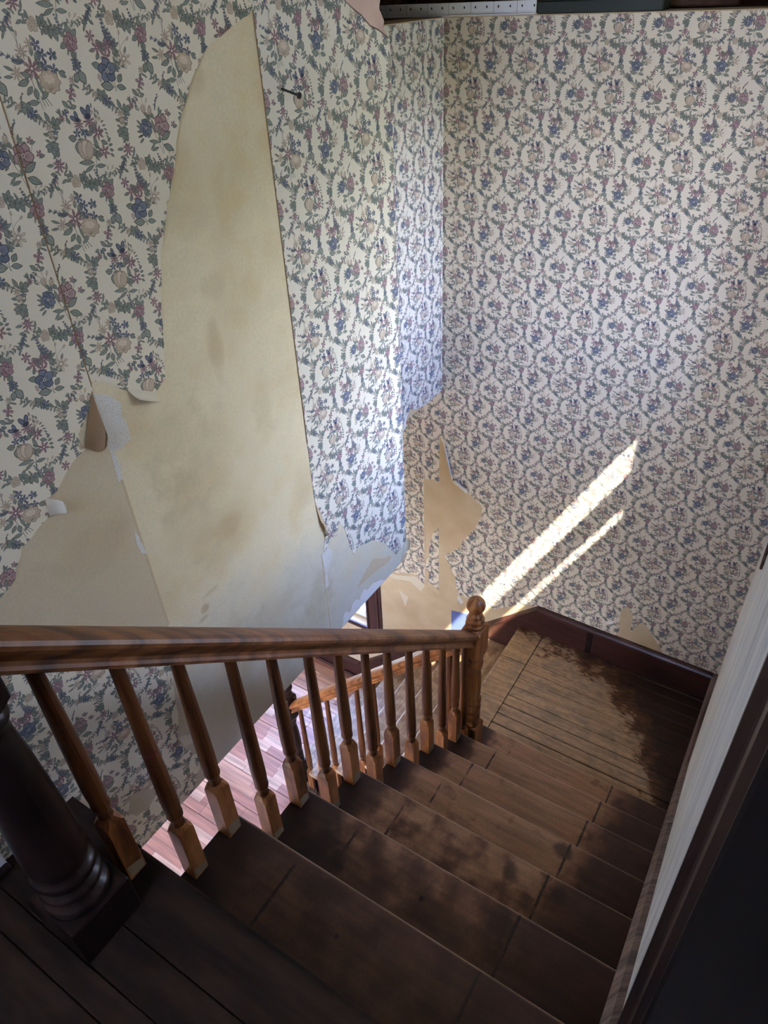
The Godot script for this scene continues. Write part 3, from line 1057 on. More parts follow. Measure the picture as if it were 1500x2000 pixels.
# ---------------------------------------------------------------- the room
func uv_of(axis: int, off := Vector2.ZERO, su := 2.0, sv := 1.0) -> Callable:
	return func(p: Vector3) -> Vector2: return guv(p, axis, su, sv, off)

func at_left(a: float, b: float, out: float) -> Vector3:
	return Vector3(XL + out, b, a)

func at_strip(a: float, b: float, out: float) -> Vector3:
	return Vector3(XS + out, b, a)

func at_back(a: float, b: float, out: float) -> Vector3:
	return Vector3(a, b, ZB + out)

func paper_left(p: Vector2) -> Vector2:
	return Vector2((-p.x - 0.463) / 0.2685 + 0.5, 0.5 - (p.y - 1.160) / 0.2015)

func paper_strip(p: Vector2) -> Vector2:
	return Vector2((-p.x - 2.255) / 0.2685 + 0.5, 0.5 - (p.y - 1.185) / 0.2)

func paper_back(p: Vector2) -> Vector2:
	return Vector2((p.x + 0.523) / 0.2628 + 0.5, 0.5 - (p.y - 1.195) / 0.1985)

func plain2(p: Vector2) -> Vector2:
	return p * 1.3

func boxes(list: Array, uvf: Callable) -> SurfaceTool:
	var st := mb()
	for b in list:
		bx(st, Vector3(b[0], b[1], b[2]), Vector3(b[3], b[4], b[5]), 0.0, uvf)
	return st

func clip_all(polys: Array, cut: PackedVector2Array) -> Array:
	var out := []
	for p in polys:
		for c in Geometry2D.clip_polygons(p, cut):
			if not Geometry2D.is_polygon_clockwise(c):
				out.append(c)
	return out

func walls() -> void:
	var w := func(p: Vector3) -> Vector2: return Vector2((p.x + p.z) * 0.8, -p.y * 0.8)
	# back wall with the lower hall window in it
	var wb := struct("wall_back", boxes([[-3.3, -2.9, ZB - 0.14, -2.3, 1.225, ZB], [-2.3, -2.9, ZB - 0.14, -1.21, -2.17, ZB], [-2.3, -0.7, ZB - 0.14, -1.21, 1.225, ZB], [-1.21, -2.9, ZB - 0.14, 1.02, 1.225, ZB]], w), M.tan, "tall back wall of the stairwell, torn floral paper over tan backing", "wall")
	# left wall: a solid block that ends in a corner above the lower flight
	var bl := func(p: Vector3) -> Vector2: return Vector2((-p.z + 0.3) / 1.7, (1.4 - p.y) / 1.8)
	var wl := struct("wall_left", boxes([[-0.42, -0.34, ZC, XL, 1.232, 1.75], [-0.42, 1.232, -1.17, XL, 2.62, 1.75]], bl), M.backing, "left stairwell wall with a tall bare patch between floral strips", "wall")
	# the set-back strip and what closes it off
	var ws := struct("wall_recess", boxes([[XS - 0.14, -0.262, ZB - 0.14, XS, 1.225, ZC + 0.14], [XS, -0.262, ZC + 0.02, -0.42, 1.225, ZC + 0.14]], w), M.tan, "narrow set-back wall strip between the left wall and the back wall", "wall")
	# right wall with the landing window and the doorway
	var wr := struct("wall_right", boxes([[XR, -2.9, ZB - 0.14, XR + 0.14, 2.62, -2.094], [XR, -2.9, -2.094, XR + 0.14, SILL, -1.43], [XR, 1.1, -2.094, XR + 0.14, 2.62, -1.43], [XR, -2.9, -1.43, XR + 0.14, 2.62, 0.12], [XR, -2.9, 0.12, XR + 0.14, -0.02, 1.0], [XR, 2.05, 0.12, XR + 0.14, 2.62, 1.0], [XR, -2.9, 1.0, XR + 0.14, 2.62, 1.75]], w), M.plaster, "right stairwell wall of bare streaky white plaster", "wall")
	# upper hall end wall with an added high window, and the ceiling
	struct("wall_hall_end", boxes([[-0.42, -0.3, 1.6, XR, 1.25, 1.75], [-0.42, 2.5, 1.6, XR, 2.62, 1.75], [-0.42, 1.25, 1.6, -0.16, 2.5, 1.75], [0.82, 1.25, 1.6, XR, 2.5, 1.75]], w), M.plaster, "end wall of the upper hall behind the viewer", "wall")
	struct("ceiling", boxes([[-1.1, 2.6, -3.2, XR + 0.14, 2.72, 1.75]], w), M.ceiling, "plain pale ceiling over the stairwell and the hall", "ceiling")
	# the ledge and loft boards behind the top of the back wall
	struct("wall_loft", boxes([[-1.1, 1.1, -3.2, XR + 0.14, 2.62, -3.1], [-1.1, 1.1, -3.1, -1.0, 2.62, -0.9], [-1.0, 1.1, -1.17, -0.42, 2.62, -1.05], [XR, 1.1, -3.2, XR + 0.14, 2.62, ZB - 0.13]], uv_of(0)), M.boards, "dark brown loft boards above the top of the back wall", "wall")
	struct("floor_loft", boxes([[-1.1, 1.1, -3.2, XR, 1.222, ZB - 0.1], [-1.1, 1.1, -2.6, XS - 0.1, 1.222, -1.0]], uv_of(0)), M.boards, "dusty loft floor behind the top edge of the wall", "floor")
	# lower hall
	struct("wall_hall_left", boxes([[-3.42, -2.9, ZB - 0.14, -3.3, 0.0, 1.75]], w), M.tan, "far left wall of the lower hall", "wall")
	struct("wall_hall_front", boxes([[-3.3, -2.9, 1.6, -2.5, -0.3, 1.75], [-2.5, -2.9, 1.6, -0.8, -2.1, 1.75], [-2.5, -0.75, 1.6, -0.8, -0.3, 1.75], [-0.8, -2.9, 1.6, XR, -0.3, 1.75]], w), M.tan, "front wall of the lower hall under the upper floor", "wall")
	struct("ceiling_hall", boxes([[-3.3, -0.33, ZC + 0.14, -0.42, -0.1, 1.75], [-3.3, -0.262, ZB, XS - 0.14, -0.1, ZC + 0.14], [-0.42, -0.3, 0.045, XR, -0.062, 1.6]], w), M.ceiling, "low ceiling of the lower hall", "ceiling")
	# the dark room that the viewer's doorway opens to
	struct("wall_room", boxes([[XR + 0.14, -0.3, -0.5, 2.6, -0.02, 1.75], [XR + 0.14, 2.5, -0.5, 2.6, 2.62, 1.75], [2.5, -0.02, -0.5, 2.6, 2.5, 1.75], [XR + 0.14, -0.02, 1.65, 2.5, 2.5, 1.75], [XR + 0.14, -0.02, -0.5, 2.5, 2.5, -0.4]], w), M.boards, "unlit room behind the doorway", "wall")

	# paper on the left wall
	var n := Vector3.RIGHT
	var st := mb()
	var P1 := ragged([-0.3335, 0.79, -0.323, 0.766, -0.306, 0.751, -0.28, 0.728, -0.284, 0.695, -0.251, 0.684, -0.209, 0.652, -0.177, 0.65, -0.184, 0.619, -0.137, 0.599, -0.114, 0.593, -0.083, 0.545, -0.047, 0.529, 0.02, 0.52, 0.12, 0.55, 0.212, 0.53], 0.0022, 5)
	sheet(st, [pv(P1 + [0.212, 2.6, -0.3335, 2.6])], at_left, n, 0.0012, paper_left)
	part("wallpaper_strip", st, M.paper_aged, wl)
	st = mb()
	var P2 := ragged([-0.8785, 1.308, -0.868, 1.3, -0.8, 1.278, -0.745, 1.257, -0.701, 1.22, -0.651, 1.157, -0.614, 1.082, -0.579, 1.022, -0.547, 0.959, -0.52, 0.873, -0.502, 0.79, -0.491, 0.744, -0.461, 0.724, -0.438, 0.73, -0.415, 0.749, -0.391, 0.764, -0.354, 0.797, -0.3345, 0.807], 0.0014, 6)
	sheet(st, [pv(P2 + [-0.3345, 2.6, -0.8785, 2.6])], at_left, n, 0.0012, paper_left)
	part("wallpaper_strip", st, M.paper_aged, wl)
	st = mb()
	var P3 := ragged([-0.8795, 0.379, -0.881, 0.201, -0.917, 0.093, -0.894, 0.028, -0.896, 0.011, -0.934, 0.038, -0.96, 0.027, -0.972, 0.069, -1, 0.025, -1.016, -0.04, -1.031, -0.098, -1.053, -0.087, -1.069, -0.092, -1.138, -0.116, -1.205, -0.174, -1.255, -0.249, -1.274, -0.277, -1.309, -0.272, -1.344, -0.262], 0.0016, 7)
	sheet(st, [pv(P3 + [-1.344, 1.228, -1.296, 1.249, -1.263, 1.258, -1.231, 1.279, -1.203, 1.291, -1.167, 1.31, -1.1, 1.36, -1.05, 1.5, -1.05, 2.6, -0.8795, 2.6])], at_left, n, 0.0012, paper_left)
	part("wallpaper_strip", st, M.paper_mid, wl)
	st = mb()
	var P4 := ragged([-0.321, 0.152, -0.313, 0.102, -0.297, 0.018, -0.286, -0.062, -0.266, -0.119, -0.27, -0.164, -0.302, -0.23, -0.297, -0.286, -0.268, -0.322, -0.252, -0.338], 0.0016, 8)
	var lower := pv(P4 + [0.212, -0.338, 0.212, 0.37, 0.02, 0.44, -0.15, 0.28])
	var hole := pv([-0.086, -0.192, -0.11, -0.149, -0.141, -0.17, -0.167, -0.201, -0.163, -0.223, -0.134, -0.24, -0.102, -0.229])
	var halves := Geometry2D.intersect_polygons(lower, pv([-0.125, -1.0, 1.0, -1.0, 1.0, 1.0, -0.125, 1.0]))
	halves.append_array(Geometry2D.intersect_polygons(lower, pv([-1.0, -1.0, -0.125, -1.0, -0.125, 1.0, -1.0, 1.0])))
	sheet(st, clip_all(halves, hole), at_left, n, 0.0012, paper_left)
	part("wallpaper_strip", st, M.paper_aged, wl)
	# seams, plaster spots and torn backing on the left wall
	st = mb()
	sheet(st, [pv([-0.333, 0.60, -0.335, 0.207, -0.340, 0.207, -0.338, 0.60])], at_left, n, 0.0004, plain2)
	sheet(st, [pv([-0.879, 0.01, -0.879, -0.30, -0.8825, -0.30, -0.8825, 0.01])], at_left, n, 0.0004, plain2)
	part("seam_line", st, M.torn_dark, wl)
	st = mb()
	sheet(st, [pv([-0.3330, 2.6, -0.3330, 0.795, -0.3350, 0.80, -0.3347, 2.6]), pv([-0.8782, 1.306, -0.8782, 0.39, -0.8800, 0.385, -0.8797, 1.306])], at_left, n, 0.0018, plain2)  # dark seam line, with the shadow of its lifted edge in the colour
	part("shaded_seam", st, M.fold, wl)
	st = mb()
	sheet(st, [pv(ragged([-0.33, 0.786, -0.35, 0.773, -0.364, 0.763, -0.381, 0.744, -0.38, 0.732, -0.373, 0.718, -0.381, 0.697, -0.38, 0.665, -0.359, 0.66, -0.336, 0.659, -0.34, 0.634, -0.338, 0.6], 0.002, 9) + [-0.327, 0.598, -0.329, 0.639, -0.33, 0.7])], at_left, n, 0.0005, func(p): return p * 2.6)
	sheet(st, [pv(ragged([-0.328, 0.483, -0.334, 0.461, -0.336, 0.441, -0.34, 0.411], 0.002, 10) + [-0.327, 0.423, -0.323, 0.453])], at_left, n, 0.0005, func(p): return p * 2.6)
	sheet(st, [pv(ragged([-0.881, 0.008, -0.913, 0.018, -0.929, -0.008, -0.915, -0.047, -0.898, -0.075, -0.897, -0.119, -0.88, -0.122], 0.002, 11) + [-0.887, -0.046])], at_left, n, 0.0005, func(p): return p * 2.6)
	part("plaster_patch", st, M.sand, wl)
	st = mb()
	sheet(st, [pv(ragged([-0.935, -0.336, -0.954, -0.290, -0.985, -0.312, -1.01, -0.285, -1.045, -0.305, -1.07, -0.28, -1.09, -0.30, -1.13, -0.295, -1.17, -0.315], 0.006, 12) + [-1.20, -0.3385])], at_left, n, 0.0006, func(p): return p * 2.6)
	part("plaster_patch", st, M.torn_white, wl)
	st = mb()
	sheet(st, [pv(ragged([-1.039, -0.244, -1.08, -0.218, -1.137, -0.195, -1.246, -0.264, -1.228, -0.276, -1.163, -0.261], 0.003, 13))], at_left, n, 0.0004, plain2)
	sheet(st, [pv([-1.30, -0.338, -1.344, -0.262, -1.344, -0.338])], at_left, n, 0.0004, plain2)
	part("torn_backing", st, M.torn_dark, wl)
	st = mb()
	sheet(st, [pv([-1.341, 1.2325, -1.296, 1.2525, -1.263, 1.2615, -1.231, 1.282, -1.203, 1.294, -1.167, 1.313, -1.10, 1.365, -1.05, 1.5, -1.05, 2.6, -1.24, 2.6, -1.25, 1.48, -1.285, 1.40, -1.29, 1.36, -1.318, 1.325, -1.303, 1.29, -1.322, 1.265, -1.315, 1.252])], at_left, n, 0.03, func(p): return p * 2.0, -0.029)
	part("broken_plaster", st, M.pink, wl)
	st = mb()
	bx(st, Vector3(-0.33, 1.228, -1.345), Vector3(-0.268, 1.6, -1.17), 0.004, uv_of(2))
	for k in 4:
		bx(st, Vector3(-0.268, 1.236 + k * 0.035, -1.343 + 0.004 * k), Vector3(-0.236, 1.264 + k * 0.035, -1.18), 0.002, uv_of(2, Vector2(k * 0.3, 0)))
	part("lath", st, M.boards, wl)
	# paper on the set-back strip
	st = mb()
	sheet(st, [pv(ragged([-2.418, -0.2615, -2.293, -0.266, -2.263, -0.2615, -2.22, -0.2615, -2.196, -0.255, -2.114, -0.222, -2.096, -0.24, -2.064, -0.2615, -1.5, -0.2615], 0.0012, 14) + [-1.32, -0.2615, -1.32, 1.222, -2.418, 1.222])], at_strip, n, 0.0012, paper_strip)
	part("wallpaper_strip", st, M.paper, ws)
	# paper on the back wall, strip by strip
	n = Vector3(0, 0, 1)
	st = mb()
	sheet(st, [pv([-1.4, 1.2] + [-1.4, -1.66] + ragged([-1.15, -1.62, -1.092, -1.605, -0.982, -1.578, -0.941, -1.573, -0.867, -1.536, -0.824, -1.529, -0.796, -1.558, -0.775, -1.574], 0.004, 20) + [-0.7605, -1.576, -0.7605, 1.2])], at_back, n, 0.0012, paper_back)
	part("wallpaper_strip", st, M.paper_back, wb)
	st = mb()
	sheet(st, [pv([-0.7595, 1.2] + ragged([-0.7595, -0.82, -0.705, -0.8, -0.683, -0.809, -0.6655, -0.8], 0.003, 21) + [-0.6655, 1.2]), pv(ragged([-0.667, -1.114, -0.706, -1.169, -0.723, -1.243, -0.731, -1.346, -0.748, -1.392, -0.756, -1.451, -0.732, -1.473, -0.736, -1.556, -0.704, -1.558, -0.6665, -1.58], 0.003, 22))], at_back, n, 0.0012, paper_back)
	part("wallpaper_strip", st, M.paper_back, wb)
	st = mb()
	var B2 := ragged([-0.6645, -0.519, -0.642, -0.556, -0.624, -0.603, -0.605, -0.69, -0.586, -0.777, -0.549, -0.801, -0.512, -0.821, -0.477, -0.825, -0.446, -0.851, -0.407, -0.883, -0.416, -0.95, -0.445, -1.033, -0.498, -1.117, -0.534, -1.19, -0.556, -1.228, -0.591, -1.257, -0.627, -1.295, -0.603, -1.346, -0.576, -1.404, -0.555, -1.435, -0.554, -1.506, -0.526, -1.558, -0.466, -1.555, -0.371, -1.55, -0.306, -1.567, -0.245, -1.521, -0.201, -1.488, -0.1485, -1.45], 0.0022, 23)
	sheet(st, [pv([-0.6645, 1.222] + B2 + [-0.1485, 1.222])], at_back, n, 0.0012, paper_back)
	part("wallpaper_strip", st, M.paper_back, wb)
	var gash := pv(ragged([0.372, -1.235, 0.405, -1.205, 0.433, -1.242, 0.440, -1.36, 0.452, -1.335, 0.483, -1.27, 0.511, -1.288, 0.531, -1.314, 0.56, -1.35, 0.6, -1.40, 0.64, -1.47], 0.003, 24) + [0.36, -1.47, 0.385, -1.38])
	var nick := pv([0.297, -1.254, 0.315, -1.318, 0.36, -1.321, 0.335, -1.342, 0.318, -1.37, 0.30, -1.33])
	for b in [[-0.1475, 0.374], [0.375, XR]]:
		st = mb()
		var piece := pv([b[0], 1.222, b[0], -1.455, b[0] + 0.09, -1.425, b[1], -1.425, b[1], 1.222])
		sheet(st, clip_all(clip_all([piece], gash), nick), at_back, n, 0.0012, paper_back)
		part("wallpaper_strip", st, M.paper_back, wb)
	# what shows where the paper is gone
	st = mb()
	sheet(st, [pv([-0.578, -1.709, -0.466, -1.687, -0.41, -1.678, -0.36, -1.76, -0.578, -1.93])], at_back, n, 0.0006, plain2)
	part("blue_paint", st, M.blue, wb)
	st = mb()
	sheet(st, [pv(ragged([-1.102, -1.774, -0.981, -1.641, -0.869, -1.616, -0.79, -1.665, -0.655, -1.652, -0.585, -1.682], 0.003, 25) + ragged([-0.62, -1.712, -0.798, -1.699, -0.946, -1.702, -1.0, -1.74], 0.003, 26)), pv(ragged([-0.737, -1.52, -0.70, -1.57, -0.665, -1.595, -0.655, -1.62, -0.7, -1.61, -0.745, -1.585], 0.002, 27)), pv([-0.7595, -0.83, -0.75, -0.83, -0.752, -1.3, -0.7595, -1.45])], at_back, n, 0.0004, plain2)
	part("torn_backing", st, M.torn_dark, wb)
	st = mb()
	sheet(st, [pv([-0.95, -1.715, -0.88, -1.74, -0.905, -1.835]), pv(ragged([-0.76, -1.59, -0.82, -1.545, -0.94, -1.588, -1.08, -1.62], 0.002, 29) + [-0.98, -1.63, -0.86, -1.605, -0.79, -1.65])], at_back, n, 0.0005, plain2)
	part("torn_backing", st, M.torn, wb)
	# curled flaps of paper
	flap(wl, M.torn, Vector3(XL + 0.002, 0.762, -0.40), Vector3(XL + 0.002, 0.727, -0.462), Vector3(0.025, -0.022, -0.004), "paper_flap")
	flap(wl, M.fold, Vector3(XL + 0.002, 0.79, -0.331), Vector3(XL + 0.002, 0.70, -0.284), Vector3(0.03, -0.045, -0.008), "paper_flap", 0.85)
	flap(wl, M.torn, Vector3(XL + 0.002, 0.652, -0.182), Vector3(XL + 0.002, 0.617, -0.178), Vector3(0.022, -0.012, -0.024), "paper_flap")
	flap(wl, M.torn_dark, Vector3(XL + 0.002, 0.20, -0.880), Vector3(XL + 0.002, 0.10, -0.912), Vector3(0.012, -0.06, -0.006), "paper_flap")
	flap(wl, M.torn, Vector3(XL + 0.002, -0.12, -0.268), Vector3(XL + 0.002, -0.166, -0.274), Vector3(0.018, -0.028, -0.045), "paper_flap")
	flap(wl, M.torn, Vector3(XL + 0.002, -0.262, -1.332), Vector3(XL + 0.002, -0.322, -1.318), Vector3(0.02, 0.012, -0.02), "paper_flap")
	flap(ws, M.torn_white, Vector3(XS + 0.002, -0.232, -2.10), Vector3(XS + 0.002, -0.258, -2.06), Vector3(0.02, -0.035, 0.03), "paper_flap")
	flap(wb, M.torn_white, Vector3(-0.648, -0.53, ZB + 0.002), Vector3(-0.587, -0.777, ZB + 0.002), Vector3(0.016, 0.006, 0.03), "paper_flap")
	flap(wb, M.torn_white, Vector3(-0.587, -0.777, ZB + 0.002), Vector3(-0.498, -0.825, ZB + 0.002), Vector3(0.014, 0.034, 0.03), "paper_flap")
	flap(wb, M.torn_white, Vector3(-0.535, -1.565, ZB + 0.002), Vector3(-0.50, -1.60, ZB + 0.002), Vector3(-0.01, -0.03, 0.02), "paper_flap")
	flap(wb, M.torn_white, Vector3(0.318, -1.345, ZB + 0.002), Vector3(0.36, -1.322, ZB + 0.002), Vector3(-0.006, -0.02, 0.014), "paper_flap")
	flap(wr, M.torn_white, Vector3(XR - 0.002, -0.62, -1.02), Vector3(XR - 0.002, -0.69, -1.06), Vector3(-0.022, -0.01, 0.02), "paper_flap")
	# white perforated vinyl strip and dark board on the ledge
	var v := thing("vinyl_strip", "white perforated vinyl strip lying along the top edge of the back wall", "trim strip", Vector3(0, 0, 0))
	st = mb()
	bx(st, Vector3(-0.99, 1.226, ZB - 0.03), Vector3(-0.298, 1.2305, ZB + 0.010), 0.001, plain_uv)
	bx(st, Vector3(-0.99, 1.2305, ZB + 0.000), Vector3(-0.298, 1.266, ZB + 0.006), 0.001, plain_uv)
	part("strip_body", st, M.vinyl, v)
	for k in 8:
		var x0 := -0.975 + k * 0.0875
		for s in 2:
			part("nail_slot", box(Vector3(x0 + 0.012 + s * 0.044, 1.2475, ZB + 0.0055), Vector3(x0 + 0.0165 + s * 0.044, 1.2545, ZB + 0.0066), 0.0, plain_uv), M.slot, v)
		part("score_line", box(Vector3(x0 + 0.0835, 1.231, ZB + 0.0055), Vector3(x0 + 0.0843, 1.266, ZB + 0.0064), 0.0, plain_uv), M.slot, v)
	var gb := thing("board", "dark green-black board end lying on the wall top beside the white strip", "board")
	part("board_body", box(Vector3(-0.295, 1.226, ZB - 0.09), Vector3(0.12, 1.262, ZB + 0.006), 0.004, uv_of(0)), M.green, gb)
	var bm := thing("beam", "dark brown plank leaning in the gap above the white strip", "plank")
	part("beam_body", box(Vector3(-0.9, 1.226, ZB - 0.28), Vector3(0.3, 1.40, ZB - 0.22), 0.006, uv_of(0)), M.boards, bm)

# a curled tongue of paper between two points of its edge
func flap(parent: Node, m: Material, a: Vector3, b: Vector3, d: Vector3, called: String, taper := 0.45) -> void:
	var st := mb(true)
	var steps := 6
	var wall := Vector3(d.x, 0, 0) if absf(a.x - b.x) < 0.001 else Vector3(0, 0, d.z)
	var flatd := d - wall
	var rows := []
	for i in steps + 1:
		var t := float(i) / steps
		var k := 1.0 - taper * t
		var off := flatd * sin(t * 1.9) + wall * (1.0 - cos(t * 1.9)) * 0.6
		var mid := (a + b) / 2.0
		rows.append([mid + (a - mid) * k + off, mid + (b - mid) * k + off])
	for i in steps:
		quad(st, rows[i][0], rows[i][1], rows[i + 1][1], rows[i + 1][0], wall)
	part(called, st, m, parent)

# ---------------------------------------------------------------- floors
func floors() -> void:
	# landing
	var f := struct("floor_landing", boxes([[XN + 0.03, -1.66, ZB, XR, -1.606, -1.50]], plain_uv), M.gap, "worn landing of narrow boards between the two flights", "floor")
	var lu := func(p: Vector3) -> Vector2: return Vector2((p.x + 0.16) / 1.04, (-p.z - 1.5) / 0.93 + (p.y - LAND) * 0.4)
	var zs := [-1.545, -1.612, -1.675, -1.739, -1.803, -1.868, -1.931, -1.995, -2.057, -2.120, -2.182, -2.246, -2.310, -2.373, -2.415]
	var gaps := [0.004, 0.002, 0.003, 0.005, 0.0045, 0.0045, 0.0035, 0.002, 0.0025, 0.003, 0.002, 0.0015, 0.0015, 0.0015, 0.0015]
	rng.seed = 4
	for k in zs.size() - 1:
		var g: float = gaps[k] / 2.0
		var g2: float = gaps[k + 1] / 2.0
		part("floorboard", box(Vector3(0.006, -1.625, zs[k + 1] + g2), Vector3(XR - 0.02, LAND - rng.randf() * 0.0012, zs[k] - g), 0.0015, lu), M.landing, f)
	for e in [[-2.153, -1.44], [-2.417, -2.157]]:
		var st := mb()
		nosing(st, Vector3(XN, LAND, e[0]), Vector3(XN, LAND, e[1]), Vector3(1, 0, 0), 0.144, 0.03, lu)
		part("border_plank", st, M.landing, f)
	# upper hall
	f = struct("floor_hall", boxes([[XL, -0.06, 0.03, XR, -0.026, 1.6]], plain_uv), M.gap, "dark boarded floor of the upper hall at the top step", "floor")
	var z := 0.0
	var first := mb()
	nosing(first, Vector3(0.0, 0, 0), Vector3(XR - 0.012, 0, 0), Vector3(0, 0, 1), 0.118, 0.03, uv_of(0, Vector2(0.2, 0.1), 2.0, 0.8))
	part("floorboard", first, M.hallboards, f)
	part("floorboard", box(Vector3(XL, -0.028, 0.0), Vector3(-0.001, 0, 0.118), 0.001, uv_of(0, Vector2(0.5, 0.4))), M.hallboards, f)
	var edges := [0.119, 0.195, 0.243, 0.3335, 0.424, 0.515, 0.605, 0.695, 0.786, 0.876, 0.966, 1.057, 1.147, 1.237, 1.328, 1.418, 1.508, 1.599]
	for k in edges.size() - 1:
		part("floorboard", box(Vector3(XL, -0.028, edges[k] + 0.001), Vector3(XR, -rng.randf() * 0.001, edges[k + 1] - 0.001), 0.0012, uv_of(0, Vector2(k * 0.37, k * 0.21))), M.hallboards, f)
	# lower hall laminate
	f = struct("floor_lower", boxes([[-3.3, LOW - 0.08, ZB, XR, LOW - 0.009, 1.6]], plain_uv), M.gap, "reddish three-strip laminate floor of the lower hall", "floor")
	rng.seed = 9
	for r in 23:
		var z0 := -2.4805 + r * 0.1845
		var x := -3.3 - rng.randf() * 1.1
		if r == 5:
			x = -1.545 - 1.28 * 2
		while x < XR - 0.02:
			var a := maxf(x, -3.3)
			var b := minf(x + 1.28, XR)
			var zz0 := maxf(z0, ZB)
			var zz1 := minf(z0 + 0.1845, 1.6)
			if b - a > 0.03 and zz1 - zz0 > 0.01:
				var off := Vector2(rng.randf(), (rng.randi() % 4) * 0.25)
				var lf := func(p: Vector3) -> Vector2: return Vector2(p.x / 2.4, (p.z - z0) / 0.738 + (p.y - LOW) * 0.2) + off
				part("laminate_board", box(Vector3(a + 0.0006, LOW - 0.009, zz0 + 0.0016), Vector3(b - 0.0006, LOW, zz1 - 0.0016), 0.0012, lf), M.laminate, f)
			x += 1.28

# a plank whose front edge (from a to b) is rounded; back points away from the edge
func nosing(st: SurfaceTool, a: Vector3, b: Vector3, back: Vector3, depth: float, th: float, uvf: Callable) -> void:
	var prof := [[depth, -th], [depth, 0.0], [0.010, 0.0], [0.0045, -0.0018], [0.0012, -0.006], [0.0, -0.013], [0.001, -0.021], [0.005, -th + 0.002], [0.010, -th]]
	var A := []
	var B := []
	for p in prof:
		A.append(a + back * p[0] + Vector3(0, p[1], 0))
		B.append(b + back * p[0] + Vector3(0, p[1], 0))
	prism(st, A, B, uvf)

func prism(st: SurfaceTool, A: Array, B: Array, uvf: Callable) -> void:
	var n := A.size()
	var ca := Vector3.ZERO
	var cb := Vector3.ZERO
	for k in n:
		ca += A[k] / n
		cb += B[k] / n
	var ax := (cb - ca).normalized()
	var turn := 0.0
	for k in n:
		turn += (A[k] - ca).cross(A[(k + 1) % n] - ca).dot(ax)
	for k in n:
		var j := (k + 1) % n
		var nn: Vector3 = (A[j] - A[k]).cross(ax) * signf(turn)
		quad(st, A[k], A[j], B[j], B[k], nn, uvf.call(A[k]), uvf.call(A[j]), uvf.call(B[j]), uvf.call(B[k]))
		tri(st, ca, A[k], A[j], -ax, uvf.call(ca), uvf.call(A[k]), uvf.call(A[j]))
		tri(st, cb, B[k], B[j], ax, uvf.call(cb), uvf.call(B[k]), uvf.call(B[j]))

